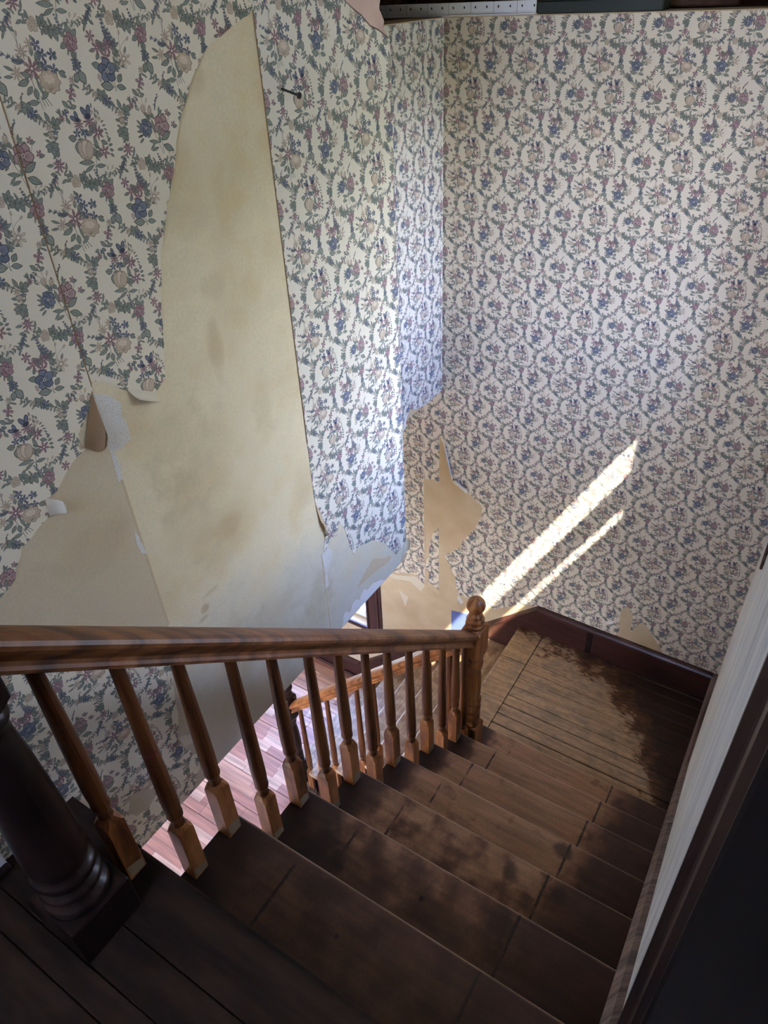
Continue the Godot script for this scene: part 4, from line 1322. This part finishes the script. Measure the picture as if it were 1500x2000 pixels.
# ---------------------------------------------------------------- windows, door, trim, outdoors
func windows() -> void:
	var u := uv_of(1)
	var none := plain_uv
	# lower hall window
	var w := struct("window_1", box(Vector3(-2.42, -2.205, ZB - 0.06), Vector3(-1.08, -2.172, ZB + 0.014), 0.005, uv_of(0)), M.skirt, "lower hall window with dark casing, seen under the left wall's edge", "window")
	for x in [[-1.205, -1.09], [-2.41, -2.295]]:
		var st := mb()
		casing(st, Vector3(x[0], -2.172, ZB), Vector3(x[1], -0.65, ZB), Vector3(0, 0, 1), Vector3(1, 0, 0), 0.026)
		part("casing", st, M.skirt, w)
	part("casing", box(Vector3(-2.42, -0.71, ZB), Vector3(-1.08, -0.59, ZB + 0.03), 0.004, uv_of(0)), M.skirt, w)
	var sash := mb()
	for b in [[-2.3, -2.17, -1.21, -2.10], [-2.3, -0.77, -1.21, -0.7], [-2.3, -1.47, -1.21, -1.43], [-2.3, -2.10, -2.255, -0.77], [-1.255, -2.10, -1.21, -0.77]]:
		bx(sash, Vector3(b[0], b[1], ZB - 0.1), Vector3(b[2], b[3], ZB - 0.06), 0.004, u)
	part("sash", sash, M.white, w)
	for y in [[-2.10, -1.47], [-1.43, -0.77]]:
		part("pane", box(Vector3(-2.255, y[0], ZB - 0.082), Vector3(-1.255, y[1], ZB - 0.078), 0.0, none), M.glass, w)
	# landing window in the right wall
	w = struct("window_2", box(Vector3(XR - 0.006, SILL - 0.03, -2.19), Vector3(XR + 0.1, SILL, -1.33), 0.003, uv_of(2)), M.boards, "landing window in the right wall, the end of its brown casing just in view", "window")
	for z in [[-2.184, -2.094], [-1.43, -1.34]]:
		part("casing", box(Vector3(XR - 0.0075, SILL - 0.05, z[0]), Vector3(XR, 1.2, z[1]), 0.003, u), M.boards, w)
	part("casing", box(Vector3(XR - 0.0075, 1.1, -2.184), Vector3(XR, 1.2, -1.34), 0.003, uv_of(2)), M.boards, w)
	sash = mb()
	for b in [[SILL, -2.094, SILL + 0.05, -1.43], [1.05, -2.094, 1.1, -1.43], [0.24, -2.094, 0.27, -1.43], [SILL + 0.05, -2.094, 1.05, -2.079], [SILL + 0.05, -1.445, 1.05, -1.43]]:
		bx(sash, Vector3(XR + 0.05, b[0], b[1]), Vector3(XR + 0.09, b[2], b[3]), 0.003, u)
	part("sash", sash, M.white, w)
	for y in [[SILL + 0.05, 0.24], [0.27, 1.05]]:
		part("pane", box(Vector3(XR + 0.068, y[0], -2.079), Vector3(XR + 0.072, y[1], -1.445), 0.0, none), M.glass, w)
	# added high window behind the viewer, put in to light the stairwell
	w = struct("window_3", box(Vector3(-0.18, 1.22, 1.56), Vector3(0.84, 1.25, 1.7), 0.004, uv_of(0)), M.white, "added high window behind the viewer that lights the stairwell", "window")
	sash = mb()
	for b in [[-0.16, 1.25, 0.82, 1.30], [-0.16, 2.45, 0.82, 2.5], [-0.16, 1.3, -0.12, 2.45], [0.78, 1.3, 0.82, 2.45], [-0.12, 1.86, 0.78, 1.89]]:
		bx(sash, Vector3(b[0], b[1], 1.66), Vector3(b[2], b[3], 1.7), 0.003, u)
	part("sash", sash, M.white, w)
	part("pane", box(Vector3(-0.12, 1.3, 1.678), Vector3(0.78, 2.45, 1.682), 0.0, none), M.glass, w)
	var cu := thing("added_curtain", "added thin cream cloth that softens and warms the light of the high hall window", "added_curtain")  # cloth added to tint the fill light warm
	var cs := mb(true)
	for k in 60:
		var x0 := -0.2 + k * 1.06 / 60.0
		var x1 := x0 + 1.06 / 60.0
		var d0 := 0.012 * sin(k * 0.9) + 0.006 * sin(k * 0.37)
		var d1 := 0.012 * sin((k + 1) * 0.9) + 0.006 * sin((k + 1) * 0.37)
		quad(cs, Vector3(x0, 1.2, 1.52 + d0), Vector3(x1, 1.2, 1.52 + d1), Vector3(x1, 2.55, 1.52 + d1), Vector3(x0, 2.55, 1.52 + d0), Vector3(0, 0, -1))
	part("cloth", cs, M.added_curtain, cu)
	part("added_rod", box(Vector3(-0.2, 2.55, 1.513), Vector3(0.86, 2.565, 1.528), 0.003, none), M.nail, cu)
	# added front window, brightens the lower hall from out of view
	w = struct("window_4", box(Vector3(-2.55, -2.14, 1.54), Vector3(-0.75, -2.1, 1.7), 0.004, uv_of(0)), M.white, "added wide window that brightens the lower hall from out of view", "window")
	sash = mb()
	for b in [[-2.5, -2.1, -0.8, -2.04], [-2.5, -0.81, -0.8, -0.75], [-2.5, -2.04, -2.44, -0.81], [-0.86, -2.04, -0.8, -0.81], [-1.68, -2.04, -1.62, -0.81]]:
		bx(sash, Vector3(b[0], b[1], 1.66), Vector3(b[2], b[3], 1.7), 0.003, u)
	part("sash", sash, M.white, w)
	for x in [[-2.44, -1.68], [-1.62, -0.86]]:
		part("pane", box(Vector3(x[0], -2.04, 1.678), Vector3(x[1], -0.81, 1.682), 0.0, none), M.glass, w)
	# the doorway the viewer stands in
	var d := struct("door_1", box(Vector3(XR - 0.0105, -0.001, 0.1205), Vector3(XR + 0.16, 2.05, 0.128), 0.002, u), M.jamb, "dark doorway jamb with moulded casing at the right edge", "door")
	var st := mb()
	casing(st, Vector3(XR, -0.001, 0.050), Vector3(XR, 2.06, 0.122), Vector3(-1, 0, 0), Vector3(0, 0, 1), 0.017)
	part("casing", st, M.casing, d)
	part("jamb", box(Vector3(XR - 0.016, 0.0, 0.985), Vector3(XR + 0.16, 2.05, 1.01), 0.002, u), M.old, d)
	part("casing", box(Vector3(XR - 0.014, 0.0, 1.0), Vector3(XR, 2.06, 1.1), 0.003, u), M.skirt, d)
	part("head", box(Vector3(XR - 0.016, 2.04, 0.13), Vector3(XR + 0.16, 2.06, 1.0), 0.002, uv_of(2)), M.old, d)
	# outdoors
	var g := struct("ground", boxes([[-25.0, -3.5, -30.0, 25.0, -3.25, 25.0]], func(p): return Vector2(p.x, p.z) / 50.0), M.ground, "pale sunlit ground outside", "ground")
	var aw := thing("added_awning", "added sloped boards outside the landing window, gapped to shape the sun", "added_awning")  # unseen boards added to cut the sun into two streaks
	for r in [[1.02, 0.786], [0.619, 0.421], [0.370, -0.02]]:
		var k := 0
		var top: float = r[0]
		while top > r[1] + 0.001:
			var bot: float = maxf(r[1], top - 0.25)
			var A := aw_at(top)
			var B := aw_at(bot)
			var nn := (B - A).cross(Vector3(0, 0, 1)).normalized() * 0.012
			st = mb()
			prism(st, [Vector3(A.x, A.y, -2.6), Vector3(B.x, B.y, -2.6), Vector3(B.x, B.y, -2.6) + nn, Vector3(A.x, A.y, -2.6) + nn], [Vector3(A.x, A.y, -0.75), Vector3(B.x, B.y, -0.75), Vector3(B.x, B.y, -0.75) + nn, Vector3(A.x, A.y, -0.75) + nn], uv_of(2))
			part("sun_gap_board", st, M.siding, aw)
			top = bot
	for z in [-2.55, -0.8]:
		st = mb()
		var A := aw_at(1.02)
		var B := aw_at(-0.02)
		prism(st, [A + Vector3(0, -0.04, z - 0.015), B + Vector3(0, -0.04, z - 0.015), B + Vector3(0, -0.01, z - 0.015), A + Vector3(0, -0.01, z - 0.015)], [A + Vector3(0, -0.04, z + 0.015), B + Vector3(0, -0.04, z + 0.015), B + Vector3(0, -0.01, z + 0.015), A + Vector3(0, -0.01, z + 0.015)], uv_of(0))
		part("bracket", st, M.siding, aw)

# where the sun ray that enters the room at height h passes the added boards
func aw_at(h: float) -> Vector3:
	var x := 1.04 + (1.02 - h) / 1.82 * 0.75
	return Vector3(x, h + 1.8 * (x - XR), 0)

# moulded casing: face lies on the wall between lo and hi, out is the way it stands proud, across is its width
func casing(st: SurfaceTool, lo: Vector3, hi: Vector3, out: Vector3, across: Vector3, th: float) -> void:
	var wd := absf((hi - lo).dot(across))
	var prof := [[0.0, 0.0], [0.0, 0.75], [0.05, 1.0], [0.14, 1.0], [0.17, 0.7], [0.22, 0.62], [0.30, 0.66], [0.62, 0.66], [0.72, 0.62], [0.78, 0.8], [0.84, 0.8], [0.88, 0.55], [1.0, 0.45], [1.0, 0.0]]
	var A := []
	var B := []
	for p in prof:
		var q: Vector3 = lo + across * wd * p[0] + out * th * p[1]
		A.append(q)
		B.append(q + Vector3(0, hi.y - lo.y, 0))
	prism(st, A, B, uv_of(1, Vector2(0.1, 0.3), 3.0, 1.0))

func trim_() -> void:
	# skirt along the back wall: lower hall, up the lower flight, round the landing
	var st := mb()
	sheet(st, [pv([XR - 0.02, -1.455, -0.05, -1.44, -1.315, -2.60, -3.3, -2.60, -3.3, LOW, -1.12, LOW, -0.12, -1.84, -0.10, -1.63, XR - 0.02, -1.63])], at_back, Vector3(0, 0, 1), 0.02, func(p): return Vector2(p.y * 2.0, p.x))
	var b := struct("baseboard_back", st, M.skirt, "dark red-brown skirting that climbs beside the lower flight to the landing", "baseboard")
	# its moulded cap follows the same line
	var line_ := [Vector3(XR - 0.02, -1.43, ZB), Vector3(-0.05, -1.415, ZB), Vector3(-1.31, -2.575, ZB), Vector3(-3.3, -2.575, ZB)]
	for k in 3:
		var a: Vector3 = line_[k]
		var c: Vector3 = line_[k + 1]
		st = mb()
		var A := []
		var B := []
		for p in [[0.0, 0.0], [0.010, 0.0], [0.020, -0.006], [0.028, -0.014], [0.028, -0.022], [0.023, -0.03], [0.023, -0.04], [0.0, -0.04]]:
			A.append(a + Vector3(0, p[1], p[0]))
			B.append(c + Vector3(0, p[1], p[0]))
		prism(st, A, B, uv_of(0, Vector2.ZERO, 4.0, 1.0))
		part("cap_moulding", st, M.skirt, b)
	part("joint_block", box(Vector3(0.235, -1.60, ZB + 0.018), Vector3(0.268, -1.44, ZB + 0.024), 0.002, uv_of(1)), M.old, b)
	# quarter round at the lower floor
	part("quarter_round", box(Vector3(-3.3, LOW, ZB + 0.02), Vector3(-1.22, LOW + 0.02, ZB + 0.035), 0.006, uv_of(0)), M.skirt, b)
	# skirt along the right wall
	st = mb()
	var at_right := func(a: float, bb: float, out: float) -> Vector3: return Vector3(XR - out, bb, a)
	sheet(st, [pv([0.05, 0.255, -1.852, -1.446, ZB, -1.446, ZB, -1.63, -1.5, -1.63, 0.05, -0.24])], at_right, Vector3(-1, 0, 0), 0.018, func(p): return Vector2(p.y * 2.0 - p.x, p.x))
	b = struct("baseboard_right", st, M.grey_wood, "worn grey-brown skirting that runs down the right wall beside the treads", "baseboard")
	var pts := [Vector3(XR, 0.275, 0.05), Vector3(XR, -1.43, -1.857), Vector3(XR, -1.43, ZB)]
	for k in 2:
		st = mb()
		var A := []
		var B := []
		for p in [[0.0, 0.0], [-0.012, 0.0], [-0.018, -0.007], [-0.024, -0.012], [-0.024, -0.022], [-0.018, -0.03], [0.0, -0.03]]:
			A.append(pts[k] + Vector3(p[0], p[1], 0))
			B.append(pts[k + 1] + Vector3(p[0], p[1], 0))
		prism(st, A, B, uv_of(2, Vector2.ZERO, 6.0, 1.0))
		part("cap_moulding", st, M.grey_wood, b)
	# painted skirting of the left wall in the upper hall
	b = struct("baseboard_left", box(Vector3(XL, 0.0, 0.16), Vector3(XL + 0.016, 0.13, 1.6), 0.003, uv_of(2)), M.white, "chipped white skirting at the foot of the left wall behind the old post", "baseboard")
	part("shoe_moulding", box(Vector3(XL + 0.016, 0.0, 0.16), Vector3(XL + 0.03, 0.018, 1.6), 0.004, uv_of(2)), M.old, b)

# ---------------------------------------------------------------- stairs
func stairs() -> void:
	var tu := func(p: Vector3) -> Vector2: return Vector2(p.x / 0.86, (-p.z + 0.0) / 1.6 + fposmod(-p.y, RISE) * 0.02)
	var s := thing("staircase", "upper flight of dark worn wooden treads going down to the landing", "stairs")
	for k in range(1, 8):
		var y := -k * RISE
		var st := mb()
		var lo := k * GO
		# each tread looks up its own band of the texture
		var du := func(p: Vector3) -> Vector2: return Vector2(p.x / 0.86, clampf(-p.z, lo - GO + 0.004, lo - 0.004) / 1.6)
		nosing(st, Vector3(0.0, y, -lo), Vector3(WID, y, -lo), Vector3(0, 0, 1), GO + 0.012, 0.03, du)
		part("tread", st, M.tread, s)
	for k in range(0, 8):
		part("riser", box(Vector3(0.02, -(k + 1) * RISE, -k * GO + 0.022), Vector3(WID, -k * RISE - 0.03, -k * GO + 0.04), 0.0, uv_of(0)), M.hallboards, s)
	# sawtooth stringer on the open side
	var saw := [0.02, -0.03]
	for k in range(0, 7):
		saw.append_array([-k * GO + 0.022, -k * RISE - 0.032, -k * GO + 0.022, -(k + 1) * RISE - 0.03])
	saw.append_array([-1.545, -1.432, -1.545, -1.74, 0.02, -0.34])
	var str_ := mb()
	sheet(str_, [pv(saw)], func(a, b, out): return Vector3(0.03 - out, b, a), Vector3(-1, 0, 0), 0.02, plain2)
	part("stringer", str_, M.hallboards, s)
	str_ = mb()
	prism(str_, [Vector3(0.03, -0.34, 0.02), Vector3(0.03, -1.74, -1.545), Vector3(0.03, -1.78, -1.545), Vector3(0.03, -0.38, 0.02)], [Vector3(WID, -0.34, 0.02), Vector3(WID, -1.74, -1.545), Vector3(WID, -1.78, -1.545), Vector3(WID, -0.38, 0.02)], plain_uv)
	part("soffit", str_, M.ceiling, s)
	# lower flight
	s = thing("staircase", "lower flight of pale worn treads turning left from the landing down to the hall", "stairs")
	for k in range(1, 6):
		var y := LAND - RISE * (6 - k)
		var x := XN - GO2 * (6 - k)
		var st := mb()
		var su := func(p: Vector3) -> Vector2: return Vector2(clampf((p.x - x) / 0.25, 0.01, 0.99), clampf((p.z - ZB) / 1.02 + (k - 3) * 0.003, 0.0, 1.0))
		nosing(st, Vector3(x, y, ZB + 0.02), Vector3(x, y, -1.425), Vector3(1, 0, 0), GO2 + 0.03, 0.03, su)
		part("tread", st, M.step, s)
	for k in range(1, 7):
		var x := XN - GO2 * (6 - k)
		var top := LAND - RISE * (6 - k)
		var bot := LOW if k == 1 else top - RISE
		part("riser", box(Vector3(x + 0.024, bot, ZB + 0.02), Vector3(x + 0.04, top - 0.03, -1.44), 0.0, uv_of(2)), M.skirt, s)
	var sp := [XN + 0.024, LAND - 0.03]
	for k in range(5, 0, -1):
		var x := XN - GO2 * (6 - k) + 0.024
		var y := LAND - RISE * (6 - k) - 0.03
		sp.append_array([x + GO2, y - 0.001, x, y])
	sp.append_array([XN - GO2 * 5 + 0.024, LOW, 0.5, LOW, 0.5, LAND - 0.03])
	var pst := mb()
	sheet(pst, [pv(sp)], func(a, b, out): return Vector3(a, b, -1.46 + out), Vector3(0, 0, 1), 0.02, plain2)
	part("spandrel_panel", pst, M.skirt, s)

# ---------------------------------------------------------------- balustrades
const RAIL := [[0.0, 0.0], [0.022, 0.0], [0.027, 0.004], [0.027, 0.011], [0.022, 0.017], [0.0205, 0.026], [0.024, 0.036], [0.031, 0.044], [0.034, 0.053], [0.0335, 0.062], [0.029, 0.070], [0.020, 0.0755], [0.008, 0.078]]

func rail_loop(at: Vector3, side: Vector3) -> Array:
	var l := []
	for p in RAIL:
		l.append(at + side * p[0] + Vector3(0, p[1], 0))
	for i in range(RAIL.size() - 1, 0, -1):
		l.append(at - side * RAIL[i][0] + Vector3(0, RAIL[i][1], 0))
	return l

func rail_mesh(a: Vector3, b: Vector3, side: Vector3) -> SurfaceTool:
	var st := mb()
	prism(st, rail_loop(a, side), rail_loop(b, side), uv_of(2 if absf(side.x) > 0.5 else 0, Vector2(0.13, 0.4), 2.2, 0.8))
	return st

func baluster_mesh(h: float, off: Vector2) -> ArrayMesh:
	var st := mb(true)
	lathe(st, [Vector2(0.0155, 0.176), Vector2(0.0135, 0.186), Vector2(0.0128, 0.196), Vector2(0.0135, 0.205), Vector2(0.0165, 0.212), Vector2(0.0172, 0.219), Vector2(0.0162, 0.226), Vector2(0.0158, 0.232), Vector2(0.0172, 0.25), Vector2(0.0176, 0.275), Vector2(0.0168, 0.34), Vector2(0.0118, maxf(h, 0.4))], 16, off, 2.0)
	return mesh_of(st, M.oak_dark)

func block_mesh(off: Vector2) -> ArrayMesh:
	var st := mb()
	post(st, [[0.0, 0.019, 0.0012], [0.163, 0.019, 0.0012], [0.170, 0.0185, 0.006], [0.180, 0.0155, 0.0075], [0.184, 0.0135, 0.0075]], off)
	return mesh_of(st, M.oak)

func balustrades() -> void:
	rng.seed = 21
	var b := thing("balustrade", "upper stair balustrade: thick oak handrail on fourteen turned balusters", "railing")
	var ry := func(z: float) -> float: return 0.5365 + 0.905 * z
	part("handrail", rail_mesh(Vector3(0.018, ry.call(0.11), 0.11), Vector3(0.026, ry.call(-1.418), -1.418), Vector3(1, 0, 0)), M.rail, b)
	var spots := [[0, 0.038]]
	for k in range(1, 7):
		spots.append([k, -GO * (k - 1) - 0.078])
		spots.append([k, -GO * (k - 1) - 0.186])
	spots.append([7, -1.378])
	var blocks := []
	for i in 4:
		blocks.append(block_mesh(Vector2(i * 0.23, i * 0.41)))
	var i := 0
	for s in spots:
		var y: float = -RISE * s[0]
		var z: float = s[1]
		var x := 0.016 + (0.004 if s[0] > 4 else 0.0)
		var o := place("baluster", baluster_mesh(ry.call(z) - y + 0.006, Vector2(rng.randf(), rng.randf())), b, Vector3(x, y, z))
		place("base_block", blocks[i % 4], o)
		if s[0] < 7:
			var st := mb()
			var top := 0.034 + rng.randf() * 0.01
			sheet(st, [pv(ragged([-0.015, 0.002, 0.014, 0.002 + rng.randf() * 0.008, 0.0165, top, -0.006, top - rng.randf() * 0.008, -0.0165, top - 0.012], 0.0008, 40 + i))], func(a, bb, out): return Vector3(0.019 + out, bb, a), Vector3(1, 0, 0), 0.0005, plain2)
			part("bare_patch", st, M.chip, o)
		if i == 1:
			var st := mb(true)
			lathe(st, [Vector2(0.0138, 0.40), Vector2(0.0154, 0.412), Vector2(0.0156, 0.43), Vector2(0.0148, 0.446), Vector2(0.0132, 0.46)], 16)
			part("red_smear", st, M.red, o)
		i += 1
	# lower flight
	b = thing("balustrade", "lower stair balustrade with a lighter handrail sloping down behind the upper balusters", "railing")
	var lr := func(x: float) -> float: return -0.799 + 1.046 * x
	part("handrail", rail_mesh(Vector3(-1.07, lr.call(-1.07), -1.462), Vector3(0.0, lr.call(0.0), -1.452), Vector3(0, 0, 1)), M.oak, b)
	for k in 10:
		var x := -1.01 + k * 0.1025
		var st_k := clampi(int(floor((XN - x) / GO2)) + 1, 1, 5)
		var y := LAND - RISE * st_k
		if x > XN:
			y = LAND
		var o := place("baluster", baluster_mesh(lr.call(x) - y + 0.01, Vector2(rng.randf(), rng.randf())), b, Vector3(x, y, -1.462))
		place("base_block", blocks[k % 4], o)

func newels() -> void:
	# carved post at the turn
	var p := thing("newel_post", "turned honey-oak newel post with a ball top at the landing corner", "post", Vector3(0.03, -1.6, -1.44))
	var st := mb()
	post(st, [[0.2, 0.040, 0.001], [0.352, 0.040, 0.001], [0.360, 0.037, 0.006]], Vector2(0.3, 0.2))
	part("base_block", st, M.oak, p)
	st = mb(true)
	var pr := [[0.028, 0.352], [0.0375, 0.360], [0.0385, 0.372], [0.037, 0.384], [0.029, 0.389], [0.030, 0.395], [0.0375, 0.402], [0.039, 0.416], [0.0375, 0.430], [0.030, 0.436], [0.030, 0.442], [0.0375, 0.450], [0.039, 0.466], [0.0375, 0.482], [0.030, 0.490], [0.031, 0.497], [0.038, 0.504], [0.040, 0.514], [0.038, 0.524], [0.0325, 0.530], [0.0345, 0.555], [0.0365, 0.60], [0.0355, 0.65], [0.0325, 0.69], [0.030, 0.718], [0.0375, 0.726], [0.0405, 0.740], [0.0385, 0.754], [0.032, 0.760], [0.0375, 0.770], [0.038, 0.79], [0.028, 0.80]]
	var prof := []
	for q in pr:
		prof.append(Vector2(q[0], q[1]))
	lathe(st, prof, 32, Vector2(0.4, 0.1), 3.0)
	part("shaft", st, M.oak, p)
	st = mb()
	post(st, [[0.764, 0.031, 0.015], [0.790, 0.038, 0.007], [0.80, 0.040, 0.001], [0.935, 0.040, 0.001], [0.942, 0.038, 0.007], [0.950, 0.031, 0.014]], Vector2(0.6, 0.3))
	part("upper_block", st, M.oak, p)
	st = mb(true)
	prof = []
	for q in [[0.030, 0.944], [0.0375, 0.950], [0.039, 0.958], [0.0365, 0.965], [0.029, 0.969], [0.0345, 0.975], [0.0355, 0.983], [0.032, 0.990], [0.0255, 0.994], [0.029, 1.000], [0.0255, 1.009], [0.018, 1.014], [0.0155, 1.020]]:
		prof.append(Vector2(q[0], q[1]))
	for k in range(1, 15):
		var a := -1.14 + k * (1.14 + PI / 2.0) / 14.0
		prof.append(Vector2(maxf(0.0365 * cos(a), 0.0), 1.053 + 0.0365 * sin(a)))
	lathe(st, prof, 32, Vector2(0.1, 0.2), 3.0)
	part("ball_finial", st, M.oak, p)
	part("nail_block", box(Vector3(0.0402, 0.2, -0.012), Vector3(0.052, 0.216, 0.03), 0.002, plain_uv), M.chip, p)
	# old dark post at the head of the stairs
	p = thing("newel_post", "thick near-black old newel post at the head of the stairs, lower left", "post", Vector3(0.024, 0, 0.135))
	st = mb()
	post(st, [[0.0, 0.060, 0.002], [0.094, 0.060, 0.002], [0.098, 0.058, 0.002]], Vector2(0.2, 0.1))
	part("base_block", st, M.old, p)
	st = mb(true)
	prof = []
	for q in [[0.046, 0.096], [0.056, 0.101], [0.0585, 0.112], [0.056, 0.122], [0.045, 0.127], [0.045, 0.133], [0.053, 0.139], [0.056, 0.148], [0.053, 0.157], [0.044, 0.162], [0.044, 0.168], [0.053, 0.175], [0.056, 0.186], [0.053, 0.195], [0.045, 0.199], [0.052, 0.206], [0.0555, 0.22], [0.0555, 0.26], [0.052, 0.34], [0.046, 0.46], [0.040, 0.53], [0.036, 0.545], [0.046, 0.552], [0.049, 0.562], [0.045, 0.572], [0.040, 0.578], [0.044, 0.59]]:
		prof.append(Vector2(q[0] * (0.96 if q[1] < 0.2 else 0.89), q[1]))
	lathe(st, prof, 32, Vector2(0.3, 0.2), 2.0)
	part("shaft", st, M.old, p)
	st = mb()
	post(st, [[0.578, 0.036, 0.014], [0.596, 0.042, 0.003], [0.80, 0.042, 0.003], [0.82, 0.036, 0.012]], Vector2(0.5, 0.1))
	part("upper_block", st, M.old, p)
	st = mb(true)
	prof = []
	for q in [[0.046, 0.815], [0.05, 0.83], [0.044, 0.845], [0.03, 0.855], [0.028, 0.865]]:
		prof.append(Vector2(q[0], q[1]))
	for k in range(1, 13):
		var a := -1.0 + k * (1.0 + PI / 2.0) / 12.0
		prof.append(Vector2(maxf(0.05 * cos(a), 0.0), 0.905 + 0.05 * sin(a)))
	lathe(st, prof, 28)
	part("ball_finial", st, M.old, p)
	# post at the foot of the lower flight
	p = thing("newel_post", "dark turned newel post at the foot of the lower handrail, under the wall edge", "post", Vector3(-1.092, -2.6, -1.462))
	st = mb()
	post(st, [[0.0, 0.032, 0.001], [0.20, 0.032, 0.001], [0.206, 0.03, 0.005]], Vector2(0.1, 0.5))
	part("base_block", st, M.old, p)
	st = mb(true)
	prof = []
	for q in [[0.026, 0.203], [0.0315, 0.212], [0.0315, 0.222], [0.026, 0.228], [0.0315, 0.24], [0.032, 0.255], [0.026, 0.262], [0.0315, 0.272], [0.0325, 0.29], [0.0275, 0.305], [0.031, 0.33], [0.0335, 0.40], [0.031, 0.47], [0.024, 0.55], [0.022, 0.58], [0.028, 0.587], [0.029, 0.596], [0.026, 0.605], [0.029, 0.62], [0.024, 0.63]]:
		prof.append(Vector2(q[0], q[1]))
	lathe(st, prof, 24)
	part("shaft", st, M.old, p)
	st = mb()
	post(st, [[0.61, 0.028, 0.012], [0.635, 0.036, 0.002], [0.80, 0.036, 0.002], [0.815, 0.028, 0.01]], Vector2(0.3, 0.6))
	part("upper_block", st, M.old, p)
	st = mb(true)
	prof = [Vector2(0.028, 0.81), Vector2(0.033, 0.82), Vector2(0.028, 0.835), Vector2(0.022, 0.845)]
	for k in range(1, 13):
		var a := -1.0 + k * (1.0 + PI / 2.0) / 12.0
		prof.append(Vector2(maxf(0.038 * cos(a), 0.0), 0.878 + 0.038 * sin(a)))
	lathe(st, prof, 24)
	part("ball_finial", st, M.old, p)

func small_things() -> void:
	# nail in the left wall
	var n := thing("nail", "dark bent nail sticking out of the left wall's floral paper", "nail", Vector3(XL, 1.176, -0.935))
	var st := mb(true)
	lathe(st, [Vector2(0.0, 0.0), Vector2(0.0022, 0.0), Vector2(0.0022, 0.042)], 8)
	var o := part("shank", st, M.nail, n)
	o.rotation = Vector3(0.3, 0, -1.85)
	st = mb(true)
	lathe(st, [Vector2(0.0022, 0.040), Vector2(0.006, 0.041), Vector2(0.006, 0.045), Vector2(0.0, 0.046)], 10)
	o = part("nail_head", st, M.nail, n)
	o.rotation = Vector3(0.3, 0, -1.85)
